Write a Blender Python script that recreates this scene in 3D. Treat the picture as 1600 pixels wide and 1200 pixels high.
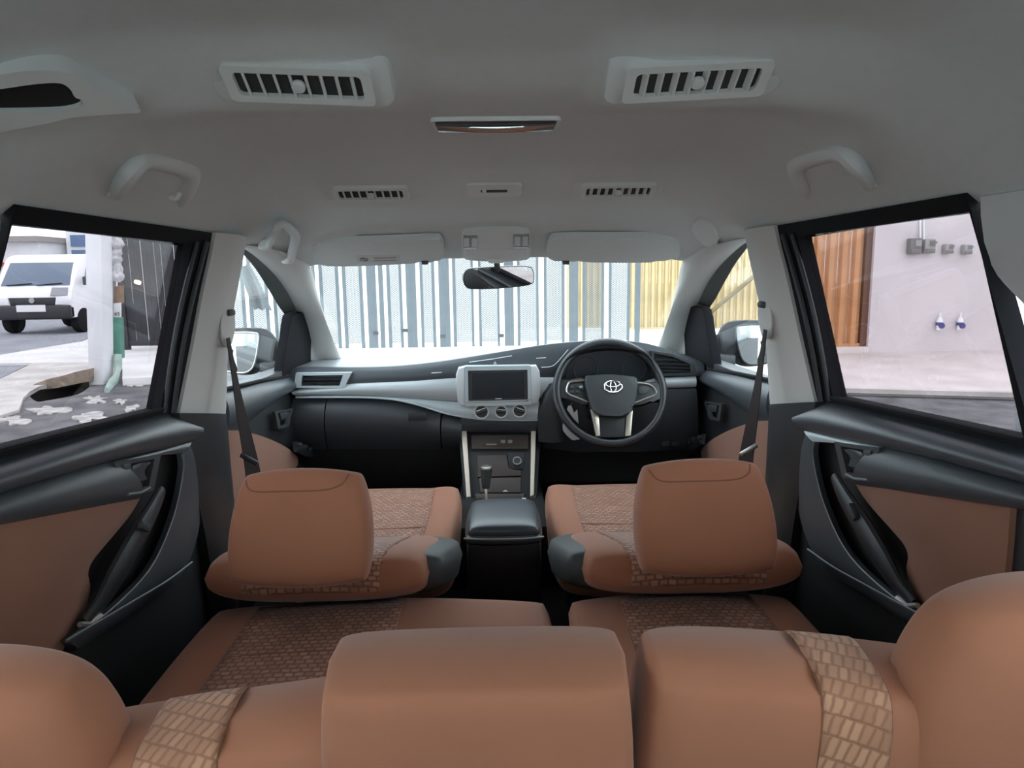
import bpy, bmesh, math, random
from mathutils import Vector, Matrix
random.seed(7)
scene = bpy.context.scene
for o in list(bpy.data.objects): bpy.data.objects.remove(o)
COL = scene.collection

# ------------------------------------------------------------------ camera
FPX = 1100.0
CAM = Vector((0.0, 0.0, 1.40))
PITCH = math.atan(175.0 / FPX); YAW = math.atan(20.0 / FPX); ROLL = math.radians(0.8)
FW = Vector((math.sin(YAW) * math.cos(PITCH), math.cos(YAW) * math.cos(PITCH), -math.sin(PITCH)))
R0 = FW.cross(Vector((0, 0, 1))).normalized(); U0 = R0.cross(FW).normalized()
RT = R0 * math.cos(ROLL) - U0 * math.sin(ROLL)
UP = U0 * math.cos(ROLL) + R0 * math.sin(ROLL)
cd = bpy.data.cameras.new('camera'); cam = bpy.data.objects.new('camera', cd); COL.objects.link(cam)
cd.sensor_fit = 'HORIZONTAL'; cd.sensor_width = 36.0; cd.lens = 36.0 * FPX / 1600.0
cd.clip_start = 0.02; cd.clip_end = 400
cam.matrix_world = Matrix(((RT.x, UP.x, -FW.x, CAM.x), (RT.y, UP.y, -FW.y, CAM.y), (RT.z, UP.z, -FW.z, CAM.z), (0, 0, 0, 1)))
scene.camera = cam

# ------------------------------------------------------------------ sky (even overcast) and exposure
w = bpy.data.worlds.new('overcast'); scene.world = w; w.use_nodes = True
bg = w.node_tree.nodes['Background']
bg.inputs[0].default_value = (0.86, 0.93, 1.0, 1); bg.inputs[1].default_value = 1.0
vs = scene.view_settings
vs.view_transform = 'Standard'; vs.look = 'None'; vs.gamma = 1.0; vs.use_curve_mapping = False
vs.exposure = 2.5

# ------------------------------------------------------------------ pixel rays
def ray(px, py):
    return FW * FPX + RT * (px - 800.0) - UP * (py - 600.0)
def pix(px, py, x=None, y=None, z=None, pl=None):
    d = ray(px, py)
    if x is not None: t = (x - CAM.x) / d.x
    elif y is not None: t = (y - CAM.y) / d.y
    elif z is not None: t = (z - CAM.z) / d.z
    else:
        p, n = pl; t = (p - CAM).dot(n) / d.dot(n)
    return CAM + d * t
def PX(pts, **k): return [pix(a, b, **k) for a, b in pts]
def mirx(pts): return [Vector((-p.x, p.y, p.z)) for p in pts]
def V(*a): return Vector(a)
def lerp(a, b, t): return a + (b - a) * t

# ------------------------------------------------------------------ curves
def cr(pts, n=6, closed=False):
    out = []; m = len(pts); pts = [Vector(p) for p in pts]
    for i in range(m if closed else m - 1):
        if closed: p0, p1, p2, p3 = pts[i - 1], pts[i], pts[(i + 1) % m], pts[(i + 2) % m]
        else: p0, p1, p2, p3 = pts[max(i - 1, 0)], pts[i], pts[i + 1], pts[min(i + 2, m - 1)]
        for k in range(n):
            t = k / n
            out.append(0.5 * ((2 * p1) + (p2 - p0) * t + (2 * p0 - 5 * p1 + 4 * p2 - p3) * t * t + (3 * p1 - p0 - 3 * p2 + p3) * t ** 3))
    if not closed: out.append(pts[-1].copy())
    return out
def crpx(pts, n=5, closed=False):
    return [(p.x, p.y) for p in cr([Vector((a, b, 0)) for a, b in pts], n, closed)]
def resample(pts, n):
    pts = [Vector(p) for p in pts]; L = [0]
    for a, b in zip(pts, pts[1:]): L.append(L[-1] + (b - a).length)
    out = []; j = 0
    for i in range(n):
        s = L[-1] * i / (n - 1)
        while j < len(L) - 2 and L[j + 1] < s: j += 1
        seg = L[j + 1] - L[j]
        out.append(pts[j].lerp(pts[j + 1], 0 if seg == 0 else (s - L[j]) / seg))
    return out
def interp(tab, t):
    if t <= tab[0][0]: return tab[0][1]
    for (a, va), (b, vb) in zip(tab, tab[1:]):
        if t <= b:
            k = (t - a) / (b - a); return va + (vb - va) * k
    return tab[-1][1]
def sstep(a, b, t):
    k = max(0, min(1, (t - a) / (b - a))); return k * k * (3 - 2 * k)

# ------------------------------------------------------------------ mesh pieces: (verts, faces)
def join(*ms):
    v = []; f = []
    for mv, mf in ms:
        o = len(v); v += list(mv); f += [tuple(i + o for i in q) for q in mf]
    return v, f
def from_bm(bm):
    bm.verts.ensure_lookup_table()
    for i, a in enumerate(bm.verts): a.index = i
    r = ([a.co.copy() for a in bm.verts], [tuple(a.index for a in f.verts) for f in bm.faces])
    bm.free(); return r
def frame(o, ax, ay, az):
    return Matrix(((ax.x, ay.x, az.x, o.x), (ax.y, ay.y, az.y, o.y), (ax.z, ay.z, az.z, o.z), (0, 0, 0, 1)))
def T(x, y, z): return Matrix.Translation((x, y, z))
def box(sx, sy, sz, M=None, bev=0.0, seg=2):
    bm = bmesh.new(); bmesh.ops.create_cube(bm, size=1.0)
    for a in bm.verts: a.co = Vector((a.co.x * sx, a.co.y * sy, a.co.z * sz))
    if bev > 0: bmesh.ops.bevel(bm, geom=list(bm.edges), offset=min(bev, 0.49 * min(sx, sy, sz)), segments=seg, affect='EDGES', profile=0.5)
    if M is not None: bm.transform(M)
    return from_bm(bm)
def bb(x0, x1, y0, y1, z0, z1, bev=0.0):
    return box(x1 - x0, y1 - y0, z1 - z0, T((x0 + x1) / 2, (y0 + y1) / 2, (z0 + z1) / 2), bev)
def cyl(r, h, M=None, n=24, r2=None, bev=0):
    bm = bmesh.new()
    bmesh.ops.create_cone(bm, cap_ends=True, segments=n, radius1=r, radius2=r if r2 is None else r2, depth=h)
    if bev: bmesh.ops.bevel(bm, geom=[e for e in bm.edges if len(e.link_faces) == 2 and any(len(f.verts) > 4 for f in e.link_faces)], offset=bev, segments=2, affect='EDGES', profile=0.5)
    if M is not None: bm.transform(M)
    return from_bm(bm)
def plate(pts, n, thick, bev=0.0, off=0.0, seg=2):
    """outline in a plane, front face towards n, given thickness backwards"""
    n = n.normalized(); pts = [Vector(p) for p in pts]
    nn = Vector((0, 0, 0))
    for a, b in zip(pts, pts[1:] + pts[:1]): nn += a.cross(b)
    if nn.dot(n) < 0: pts = pts[::-1]
    bm = bmesh.new()
    F = [bm.verts.new(p + n * off) for p in pts]; B = [bm.verts.new(p + n * (off - thick)) for p in pts]
    m = len(pts); ff = bm.faces.new(F); bm.faces.new(B[::-1])
    for i in range(m): bm.faces.new((F[i], B[i], B[(i + 1) % m], F[(i + 1) % m]))
    if bev > 0:
        bmesh.ops.bevel(bm, geom=list(ff.edges), offset=bev, segments=seg, affect='EDGES', profile=0.5, clamp_overlap=True)
    return from_bm(bm)
def ringplate(outer, inner, n, thick, off=0.0):
    """flat frame between two outlines with equal point counts"""
    n = n.normalized(); m = len(outer); v = []; f = []
    for P, k in ((outer, off), (inner, off), (inner, off - thick), (outer, off - thick)): v += [Vector(p) + n * k for p in P]
    for i in range(m):
        j = (i + 1) % m
        for a in range(4):
            b = (a + 1) % 4; f.append((a * m + i, a * m + j, b * m + j, b * m + i))
    return v, f
def rrect(w, h, r, n=4):
    out = []
    for cx, cy, a0 in ((w / 2 - r, h / 2 - r, 0), (-w / 2 + r, h / 2 - r, 90), (-w / 2 + r, -h / 2 + r, 180), (w / 2 - r, -h / 2 + r, 270)):
        for k in range(n + 1):
            a = math.radians(a0 + 90 * k / n); out.append(Vector((cx + r * math.cos(a), cy + r * math.sin(a), 0)))
    return out
def xf(m, M): return [M @ Vector(p) for p in m[0]], m[1]
def strip(up, lo, n, N=24, M=8, bulge=0.0, thick=0.012, prof=None):
    """surface between two lines, bulged towards n, closed with a back"""
    U = resample(up, N); L = resample(lo, N); n = n.normalized(); v = []; f = []
    for i in range(N):
        for j in range(M):
            t = j / (M - 1); b = bulge * (prof(t) if prof else math.sin(math.pi * t) ** 0.7 if 0 < t < 1 else 0)
            v.append(U[i].lerp(L[i], t) + n * b)
    k = N * M
    v += [U[i].lerp(L[i], j / (M - 1)) - n * thick for i in range(N) for j in range(M)]
    def q(a, b, c, d): f.append((a, b, c, d))
    for i in range(N - 1):
        for j in range(M - 1):
            a = i * M + j; q(a, a + 1, a + M + 1, a + M); q(k + a, k + a + M, k + a + M + 1, k + a + 1)
    for i in range(N - 1):
        a = i * M; q(a, a + M, k + a + M, k + a)
        a = i * M + M - 1; q(a, k + a, k + a + M, a + M)
    for j in range(M - 1):
        q(j, k + j, k + j + 1, j + 1); a = (N - 1) * M + j; q(a, a + 1, k + a + 1, k + a)
    return v, f
def tube(pts, r, n=10, closed=False, flat=1.0, up=None, caps=True):
    pts = [Vector(p) for p in pts]; m = len(pts); v = []; f = []
    prev = None
    for i, p in enumerate(pts):
        if closed: t = (pts[(i + 1) % m] - pts[i - 1]).normalized()
        else: t = (pts[min(i + 1, m - 1)] - pts[max(i - 1, 0)]).normalized()
        if up is not None: a = up - t * up.dot(t)
        elif prev is None:
            a = Vector((0, 0, 1)) if abs(t.z) < 0.9 else Vector((1, 0, 0)); a = a - t * a.dot(t)
        else: a = prev - t * prev.dot(t)
        a.normalize(); prev = a; b = t.cross(a)
        rr = r(i / max(1, m - 1)) if callable(r) else r
        for k in range(n):
            th = 2 * math.pi * k / n; v.append(p + a * (rr * flat * math.cos(th)) + b * (rr * math.sin(th)))
    for i in range(m if closed else m - 1):
        for k in range(n):
            a = i * n + k; b = i * n + (k + 1) % n; c = ((i + 1) % m) * n
            f.append((a, b, c + (k + 1) % n, c + k))
    if not closed and caps:
        f.append(tuple(range(n - 1, -1, -1))); f.append(tuple((m - 1) * n + k for k in range(n)))
    return v, f
def ribbon(pts, width, th, wdir):
    """flat band along pts, wdir = direction of its width"""
    pts = [Vector(p) for p in pts]; v = []; f = []; m = len(pts)
    for i, p in enumerate(pts):
        t = (pts[min(i + 1, m - 1)] - pts[max(i - 1, 0)]).normalized()
        wd = wdir[i] if isinstance(wdir, list) else wdir
        a = (wd - t * wd.dot(t)).normalized(); b = t.cross(a)
        ww = width(i / (m - 1)) if callable(width) else width
        for s, q in ((-1, -1), (1, -1), (1, 1), (-1, 1)): v.append(p + a * (s * ww / 2) + b * (q * th / 2))
    for i in range(m - 1):
        for k in range(4):
            a = i * 4 + k; b = i * 4 + (k + 1) % 4; f.append((a, b, b + 4, a + 4))
    f.append((3, 2, 1, 0)); f.append(tuple((m - 1) * 4 + k for k in range(4)))
    return v, f

class Pad:
    """upholstered block: superellipse dome over a rounded rectangle; local x=u, y=v, z=up"""
    def __init__(s, M, W, L, top, bot, n=4, m=4, c=0.35, taper=0.0, dz=None, bend=None):
        s.M, s.W, s.L, s.top, s.bot, s.n, s.m, s.c, s.taper, s.dz, s.bend = M, W, L, top, bot, n, m, c, taper, dz, bend
    def loc(s, u, v, side=1, off=0.0):
        cu = u * math.sqrt(max(0, 1 - s.c * v * v / 2)); cv = v * math.sqrt(max(0, 1 - s.c * u * u / 2))
        x = cu * s.W / 2 * (1 + s.taper * v); y = cv * s.L / 2
        e = (max(0, 1 - abs(u) ** s.n)) ** (1 / s.n) * (max(0, 1 - abs(v) ** s.m)) ** (1 / s.m)
        if side > 0:
            z = s.top * e
            if s.dz: z += s.dz(u, v) * e
        else: z = -s.bot * e
        p = Vector((x, y, z + off))
        if s.bend: p = s.bend(p)
        return p
    def pt(s, u, v, off=0.0): return s.M @ s.loc(u, v, 1, off)
    def mesh(s, N=30, K=30):
        v = []; f = []
        sp = lambda i, n: math.sin(math.pi / 2 * (2 * i / n - 1)) * 0.55 + 0.45 * (2 * i / n - 1) if 0 < i < n else (-1 if i == 0 else 1)
        us = [sp(i, N) for i in range(N + 1)]; vv = [sp(i, K) for i in range(K + 1)]
        for side in (1, -1):
            for u in us:
                for w_ in vv: v.append(s.M @ s.loc(u, w_, side))
        o = (N + 1) * (K + 1)
        for i in range(N):
            for j in range(K):
                a = i * (K + 1) + j; b = a + K + 1; q = [a, b, b + 1, a + 1]
                if i in (0, N - 1) and j in (0, K - 1):      # cut the corner tip off
                    q.remove((0 if i == 0 else N) * (K + 1) + (0 if j == 0 else K))
                f.append(tuple(q)); f.append(tuple(o + w_ for w_ in reversed(q)))
        bm = bmesh.new(); bv = [bm.verts.new(p) for p in v]
        for q in f:
            try: bm.faces.new([bv[i] for i in q])
            except ValueError: pass
        bmesh.ops.remove_doubles(bm, verts=bm.verts, dist=1e-5)
        bmesh.ops.delete(bm, geom=[q for q in bm.verts if not q.link_faces], context='VERTS')
        return from_bm(bm)
    def patch(s, u0, u1, v0, v1, off=0.002, N=14, K=14):
        v = []; f = []
        for sd in (off, off - 0.004):
            for i in range(N + 1):
                for j in range(K + 1):
                    u = lerp(u0, u1, i / N) if not callable(u0) else lerp(u0(lerp(v0, v1, j / K)), u1(lerp(v0, v1, j / K)), i / N)
                    v.append(s.pt(u, lerp(v0, v1, j / K), sd))
        o = (N + 1) * (K + 1)
        for i in range(N):
            for j in range(K):
                a = i * (K + 1) + j; b = a + K + 1
                f.append((a, b, b + 1, a + 1)); f.append((o + a, o + a + 1, o + b + 1, o + b))
        for i in range(N):
            a = i * (K + 1); f.append((a, o + a, o + a + K + 1, a + K + 1)); a += K; f.append((a, a + K + 1, o + a + K + 1, o + a))
        for j in range(K):
            f.append((j, j + 1, o + j + 1, o + j)); a = N * (K + 1) + j; f.append((a, o + a, o + a + 1, a + 1))
        return v, f
    def wrap(s, u0, u1, a0, a1, off=0.002, N=10, K=40):
        """band over the far edge (v = 1): a is an angle, past 90 degrees it lies on the other face"""
        v = []; f = []
        for sd in (off, off - 0.004):
            for i in range(N + 1):
                for j in range(K + 1):
                    a = math.radians(lerp(a0, a1, j / K)); w_ = math.sin(a); front = a <= math.pi / 2
                    q = s.loc(lerp(u0, u1, i / N), w_, 1 if front else -1); q = q + Vector((0, math.sin(a) ** 8 * sd, math.cos(a) * sd if abs(math.cos(a)) > 0.2 else 0))
                    v.append(s.M @ q)
        o = (N + 1) * (K + 1)
        for i in range(N):
            for j in range(K):
                a = i * (K + 1) + j; b = a + K + 1
                f.append((a, b, b + 1, a + 1)); f.append((o + a, o + a + 1, o + b + 1, o + b))
        for j in range(K):
            f.append((j, j + 1, o + j + 1, o + j)); a = N * (K + 1) + j; f.append((a, o + a, o + a + 1, a + 1))
        return v, f
    def line(s, uv, r=0.0022, off=0.0005, n=6):
        return tube([s.pt(u, v, off) for u, v in uv], r, n)

# ------------------------------------------------------------------ objects
WL = {}
def tag(o, label=None, cat=None, group=None, kind=None):
    if label: o['label'] = label
    if cat: o['category'] = cat
    if group: o['group'] = group
    if kind: o['kind'] = kind
    return o
def empty(name, loc, label=None, cat=None, group=None, kind=None, parent=None):
    o = bpy.data.objects.new(name, None); COL.objects.link(o); o.empty_display_size = 0.05
    loc = Vector(loc); WL[o] = loc
    if parent: o.parent = parent; o.location = loc - WL[parent]
    else: o.location = loc
    return tag(o, label, cat, group, kind)
def obj(name, m, mt, parent=None, smooth=35, label=None, cat=None, group=None, kind=None):
    v, f = m
    c = Vector((0, 0, 0))
    lo = Vector((min(p[0] for p in v), min(p[1] for p in v), min(p[2] for p in v))); hi = Vector((max(p[0] for p in v), max(p[1] for p in v), max(p[2] for p in v)))
    c = Vector(((lo.x + hi.x) / 2, (lo.y + hi.y) / 2, lo.z))
    me = bpy.data.meshes.new(name); me.from_pydata([tuple(Vector(p) - c) for p in v], [], f); me.update()
    bm = bmesh.new(); bm.from_mesh(me); bmesh.ops.recalc_face_normals(bm, faces=bm.faces); bm.to_mesh(me); bm.free()
    me.materials.append(mt)
    if smooth:
        for p in me.polygons: p.use_smooth = True
        me.set_sharp_from_angle(angle=math.radians(smooth))
    o = bpy.data.objects.new(name, me); COL.objects.link(o); WL[o] = c
    if parent: o.parent = parent; o.location = c - WL[parent]
    else: o.location = c
    return tag(o, label, cat, group, kind)
def inst(src, loc, parent=None, **k):
    """copy of a mesh object sharing its mesh, moved by world loc"""
    o = src.copy(); COL.objects.link(o); loc = Vector(loc); WL[o] = loc
    o.parent = parent; o.location = loc - (WL[parent] if parent else Vector((0, 0, 0)))
    return tag(o, **k)

# ------------------------------------------------------------------ materials
MATS = {}
def mat(name, col, rough=0.6, metal=0.0, noise=0.0, nscale=20.0, bump=0.0, bscale=400.0, spec=0.5, sheen=0.0, coat=0.0, col2=None, bdist=0.001):
    if name in MATS: return MATS[name]
    m = bpy.data.materials.new(name); m.use_nodes = True; nt = m.node_tree; b = nt.nodes['Principled BSDF']
    b.inputs['Base Color'].default_value = (*col, 1); b.inputs['Roughness'].default_value = rough; b.inputs['Metallic'].default_value = metal
    b.inputs['Specular IOR Level'].default_value = spec
    b.inputs['Sheen Weight'].default_value = sheen; b.inputs['Coat Weight'].default_value = coat
    tc = nt.nodes.new('ShaderNodeTexCoord')
    if noise > 0 or col2:
        n = nt.nodes.new('ShaderNodeTexNoise'); n.inputs['Scale'].default_value = nscale; n.inputs['Detail'].default_value = 4
        nt.links.new(tc.outputs['Object'], n.inputs['Vector'])
        r = nt.nodes.new('ShaderNodeValToRGB'); r.color_ramp.elements[0].position = 0.35; r.color_ramp.elements[1].position = 0.65
        c2 = col2 if col2 else tuple(min(1, c * (1 + noise)) for c in col); c1 = col if col2 else tuple(c * (1 - noise) for c in col)
        r.color_ramp.elements[0].color = (*c1, 1); r.color_ramp.elements[1].color = (*c2, 1)
        nt.links.new(n.outputs['Fac'], r.inputs['Fac']); nt.links.new(r.outputs['Color'], b.inputs['Base Color'])
    if bump > 0:
        n2 = nt.nodes.new('ShaderNodeTexNoise'); n2.inputs['Scale'].default_value = bscale; n2.inputs['Detail'].default_value = 3
        nt.links.new(tc.outputs['Object'], n2.inputs['Vector'])
        bp = nt.nodes.new('ShaderNodeBump'); bp.inputs['Strength'].default_value = bump; bp.inputs['Distance'].default_value = bdist
        nt.links.new(n2.outputs['Fac'], bp.inputs['Height']); nt.links.new(bp.outputs['Normal'], b.inputs['Normal'])
    MATS[name] = m; return m
def fabric_pattern(name, c1, c2, c3, bw=0.022, bh=0.010, rot=0.0, rx=0.0, mort=0.14, wob=0.0):
    m = bpy.data.materials.new(name); m.use_nodes = True; nt = m.node_tree; b = nt.nodes['Principled BSDF']
    b.inputs['Roughness'].default_value = 0.75; b.inputs['Sheen Weight'].default_value = 0.15
    tc = nt.nodes.new('ShaderNodeTexCoord'); mp = nt.nodes.new('ShaderNodeMapping'); mp.inputs['Rotation'].default_value = (rx, 0, rot)
    sx = nt.nodes.new('ShaderNodeSeparateXYZ'); cx_ = nt.nodes.new('ShaderNodeCombineXYZ'); sb_ = nt.nodes.new('ShaderNodeMath'); sb_.operation = 'ADD'
    nt.links.new(tc.outputs['Object'], sx.inputs[0]); nt.links.new(sx.outputs['Y'], sb_.inputs[0]); nt.links.new(sx.outputs['Z'], sb_.inputs[1])
    nt.links.new(sx.outputs['X'], cx_.inputs['X']); nt.links.new(sb_.outputs[0], cx_.inputs['Y']); nt.links.new(cx_.outputs[0], mp.inputs['Vector'])
    br = nt.nodes.new('ShaderNodeTexBrick'); br.inputs['Scale'].default_value = 1.0
    br.inputs['Brick Width'].default_value = bw; br.inputs['Row Height'].default_value = bh; br.inputs['Mortar Size'].default_value = bh * mort
    br.inputs['Mortar Smooth'].default_value = 1.0; br.inputs['Bias'].default_value = 0.0
    br.inputs['Color1'].default_value = (*c1, 1); br.inputs['Color2'].default_value = (*c2, 1); br.inputs['Mortar'].default_value = (*c3, 1)
    if wob:
        nz = nt.nodes.new('ShaderNodeTexNoise'); nz.inputs['Scale'].default_value = 70.0; nz.inputs['Detail'].default_value = 1
        sc = nt.nodes.new('ShaderNodeVectorMath'); sc.operation = 'SCALE'; sc.inputs['Scale'].default_value = wob
        av = nt.nodes.new('ShaderNodeVectorMath'); av.operation = 'ADD'
        nt.links.new(mp.outputs['Vector'], nz.inputs['Vector']); nt.links.new(nz.outputs['Color'], sc.inputs[0]); nt.links.new(sc.outputs[0], av.inputs[0]); nt.links.new(mp.outputs['Vector'], av.inputs[1])
        nt.links.new(av.outputs[0], br.inputs['Vector'])
    else: nt.links.new(mp.outputs['Vector'], br.inputs['Vector'])
    nt.links.new(br.outputs['Color'], b.inputs['Base Color'])
    bp = nt.nodes.new('ShaderNodeBump'); bp.inputs['Strength'].default_value = 0.5; bp.inputs['Distance'].default_value = 0.0012; bp.invert = True
    nt.links.new(br.outputs['Fac'], bp.inputs['Height']); nt.links.new(bp.outputs['Normal'], b.inputs['Normal'])
    MATS[name] = m; return m
def weave(name, col, rough=0.85, scale=900.0, col_var=0.12):
    """plain knit cloth: fine diagonal ribs"""
    m = bpy.data.materials.new(name); m.use_nodes = True; nt = m.node_tree; b = nt.nodes['Principled BSDF']
    b.inputs['Roughness'].default_value = rough; b.inputs['Sheen Weight'].default_value = 0.25; b.inputs['Sheen Roughness'].default_value = 0.4
    tc = nt.nodes.new('ShaderNodeTexCoord')
    wv = nt.nodes.new('ShaderNodeTexWave'); wv.wave_type = 'BANDS'; wv.bands_direction = 'DIAGONAL'
    wv.inputs['Scale'].default_value = scale; wv.inputs['Distortion'].default_value = 1.5; wv.inputs['Detail'].default_value = 1
    no = nt.nodes.new('ShaderNodeTexNoise'); no.inputs['Scale'].default_value = 9; no.inputs['Detail'].default_value = 5
    nt.links.new(tc.outputs['Object'], wv.inputs['Vector']); nt.links.new(tc.outputs['Object'], no.inputs['Vector'])
    r = nt.nodes.new('ShaderNodeValToRGB'); r.color_ramp.elements[0].position = 0.3; r.color_ramp.elements[1].position = 0.7
    r.color_ramp.elements[0].color = (*[c * (1 - col_var) for c in col], 1); r.color_ramp.elements[1].color = (*[c * (1 + col_var) for c in col], 1)
    ad = nt.nodes.new('ShaderNodeMath'); ad.operation = 'MULTIPLY_ADD'; ad.inputs[1].default_value = 0.5
    ml = nt.nodes.new('ShaderNodeMath'); ml.operation = 'MULTIPLY'; ml.inputs[1].default_value = 0.5
    nt.links.new(wv.outputs['Fac'], ml.inputs[0]); nt.links.new(no.outputs['Fac'], ad.inputs[0]); nt.links.new(ml.outputs[0], ad.inputs[2])
    nt.links.new(ad.outputs[0], r.inputs['Fac']); nt.links.new(r.outputs['Color'], b.inputs['Base Color'])
    bp = nt.nodes.new('ShaderNodeBump'); bp.inputs['Strength'].default_value = 0.25; bp.inputs['Distance'].default_value = 0.0006
    nt.links.new(wv.outputs['Fac'], bp.inputs['Height']); nt.links.new(bp.outputs['Normal'], b.inputs['Normal'])
    MATS[name] = m; return m
def glassmat(name, tint, refl=0.06, rough=0.0, graze=0.45):
    m = bpy.data.materials.new(name); m.use_nodes = True; nt = m.node_tree
    for n in list(nt.nodes): nt.nodes.remove(n)
    out = nt.nodes.new('ShaderNodeOutputMaterial'); mx = nt.nodes.new('ShaderNodeMixShader'); tr = nt.nodes.new('ShaderNodeBsdfTransparent'); gl = nt.nodes.new('ShaderNodeBsdfGlossy')
    tr.inputs['Color'].default_value = (*tint, 1); gl.inputs['Roughness'].default_value = rough
    lw = nt.nodes.new('ShaderNodeLayerWeight'); lw.inputs['Blend'].default_value = 0.5
    pw = nt.nodes.new('ShaderNodeMath'); pw.operation = 'POWER'; pw.inputs[1].default_value = 5.0
    ml = nt.nodes.new('ShaderNodeMath'); ml.operation = 'MULTIPLY_ADD'; ml.inputs[1].default_value = graze; ml.inputs[2].default_value = refl; ml.use_clamp = True
    nt.links.new(lw.outputs['Facing'], pw.inputs[0]); nt.links.new(pw.outputs[0], ml.inputs[0]); nt.links.new(ml.outputs[0], mx.inputs['Fac'])
    nt.links.new(tr.outputs[0], mx.inputs[1]); nt.links.new(gl.outputs[0], mx.inputs[2]); nt.links.new(mx.outputs[0], out.inputs[0])
    MATS[name] = m; return m
TAN = weave('tan_cloth', (0.345, 0.135, 0.070)); TANL = weave('tan_cloth_door', (0.27, 0.122, 0.074))
PAT = fabric_pattern('tan_pattern', (0.45, 0.225, 0.14), (0.29, 0.128, 0.072), (0.17, 0.072, 0.045), 0.017, 0.0125, 0.0, 0.0, 0.30, 0.006)
PATB = fabric_pattern('tan_pattern_large', (0.48, 0.25, 0.14), (0.34, 0.155, 0.083), (0.26, 0.112, 0.06), 0.010, 0.020, 0.35, 0.0, 0.14, 0.004)
HEAD = mat('headliner', (0.68, 0.71, 0.70), 0.95, noise=0.012, nscale=60, bump=0.25, bscale=900, spec=0.15)
HEADP = mat('headliner_plastic', (0.71, 0.735, 0.72), 0.6, bump=0.1, bscale=700, spec=0.35)
PILL = mat('pillar_plastic', (0.62, 0.61, 0.58), 0.6, bump=0.1, bscale=600, spec=0.35)
BLK = mat('black_plastic', (0.022, 0.024, 0.027), 0.45, bump=0.15, bscale=800)
BLKM = mat('black_matte', (0.012, 0.012, 0.013), 0.8)
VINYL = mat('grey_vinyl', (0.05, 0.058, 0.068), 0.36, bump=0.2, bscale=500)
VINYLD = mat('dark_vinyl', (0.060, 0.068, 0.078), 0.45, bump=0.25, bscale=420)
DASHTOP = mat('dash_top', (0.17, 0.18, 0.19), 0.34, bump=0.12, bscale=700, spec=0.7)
SILV = mat('silver_plastic', (0.47, 0.53, 0.55), 0.38, metal=0.1, bump=0.05, bscale=900)
SILVG = mat('silver_grain', (0.44, 0.47, 0.49), 0.42, metal=0.1, bump=0.6, bscale=260)
CHROME = mat('chrome', (0.80, 0.82, 0.84), 0.08, metal=1.0)
SATIN = mat('satin_metal', (0.62, 0.60, 0.56), 0.3, metal=0.9)
CHAMP = mat('champagne_trim', (0.95, 0.84, 0.70), 0.4, metal=0.0)
MIRR = mat('mirror_glass', (0.86, 0.87, 0.88), 0.015, metal=1.0)
SCREEN = mat('screen', (0.012, 0.018, 0.024), 0.25, spec=0.5)
TGREY = mat('trim_grey', (0.13, 0.14, 0.15), 0.4)
BRN = mat('brown_plastic', (0.075, 0.058, 0.052), 0.55)
CARPET = mat('carpet', (0.012, 0.011, 0.011), 0.95, bump=0.6, bscale=500)
BELT = mat('belt_webbing', (0.03, 0.02, 0.02), 0.75, bump=0.4, bscale=900)
RUB = mat('rubber', (0.012, 0.012, 0.014), 0.85, spec=0.15)
WHT = mat('white_plastic', (0.75, 0.76, 0.76), 0.45)
SHELL = mat('seat_shell', (0.038, 0.043, 0.043), 0.6, bump=0.2, bscale=600)
GLF = glassmat('glass_clear', (0.93, 0.97, 0.97), 0.04)
GLS = glassmat('glass_side', (0.575, 0.555, 0.565), 0.02)
GLV = glassmat('glass_visor', (0.05, 0.055, 0.065), 0.004, 0.0, 0.03)

# ================================================================== CAR SHELL
# ---- headliner
def roof_z(x, y):
    ax = abs(x)
    cen = interp([(-1.1, 1.63), (0, 1.665), (0.78, 1.672), (0.90, 1.664), (1.0, 1.642), (1.05, 1.640), (1.68, 1.640), (1.72, 1.632), (1.85, 1.578), (1.90, 1.568), (2.08, 1.530), (2.20, 1.480), (2.27, 1.445)], y)
    hump = interp([(-1.1, 1.63), (0, 1.665), (0.80, 1.672), (0.845, 1.670), (0.865, 1.662), (0.99, 1.617), (1.03, 1.622), (1.14, 1.640), (1.64, 1.640), (1.69, 1.632), (1.72, 1.620), (1.84, 1.578), (1.90, 1.568), (2.08, 1.530), (2.20, 1.480), (2.27, 1.445)], y)
    k = sstep(0.10, 0.15, ax) * (1 - 0.6 * sstep(0.42, 0.55, ax))
    b = lerp(cen, hump, k)
    ze = interp([(1.7, 1.487), (2.0, 1.465), (2.27, 1.425)], y); xe = interp([(1.75, 0.668), (2.0, 0.64), (2.27, 0.605)], y)
    fr = max(0, min(1, (ax - 0.36) / (xe - 0.36)))
    return b - (b - ze) * fr ** 2.1, xe
def roof_mesh():
    NX, ys = 64, [-1.05 + 3.32 * i / 150 for i in range(151)]
    v = []; f = []
    for lay in (0, 0.03):
        for y in ys:
            xe = roof_z(0, y)[1]
            for i in range(NX + 1):
                x = xe * (2 * i / NX - 1); v.append(Vector((x, y, roof_z(x, y)[0] + lay)))
    m = NX + 1; o = m * len(ys)
    for j in range(len(ys) - 1):
        for i in range(NX):
            a = j * m + i; f.append((a, a + 1, a + m + 1, a + m)); f.append((o + a, o + a + m, o + a + m + 1, o + a + 1))
    for j in range(len(ys) - 1):
        for a in (j * m, j * m + NX): f.append((a, a + m, o + a + m, o + a))
    for i in range(NX):
        for a in (i, (len(ys) - 1) * m + i): f.append((a, o + a, o + a + 1, a + 1))
    return v, f
obj('ceiling', roof_mesh(), HEAD, smooth=60, label='grey fabric headliner of the car roof', cat='headliner', kind='structure')
obj('floor', bb(-0.76, 0.76, -1.05, 3.0, 0.38, 0.45), CARPET, label='black carpeted car floor', cat='car floor', kind='structure')
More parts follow.
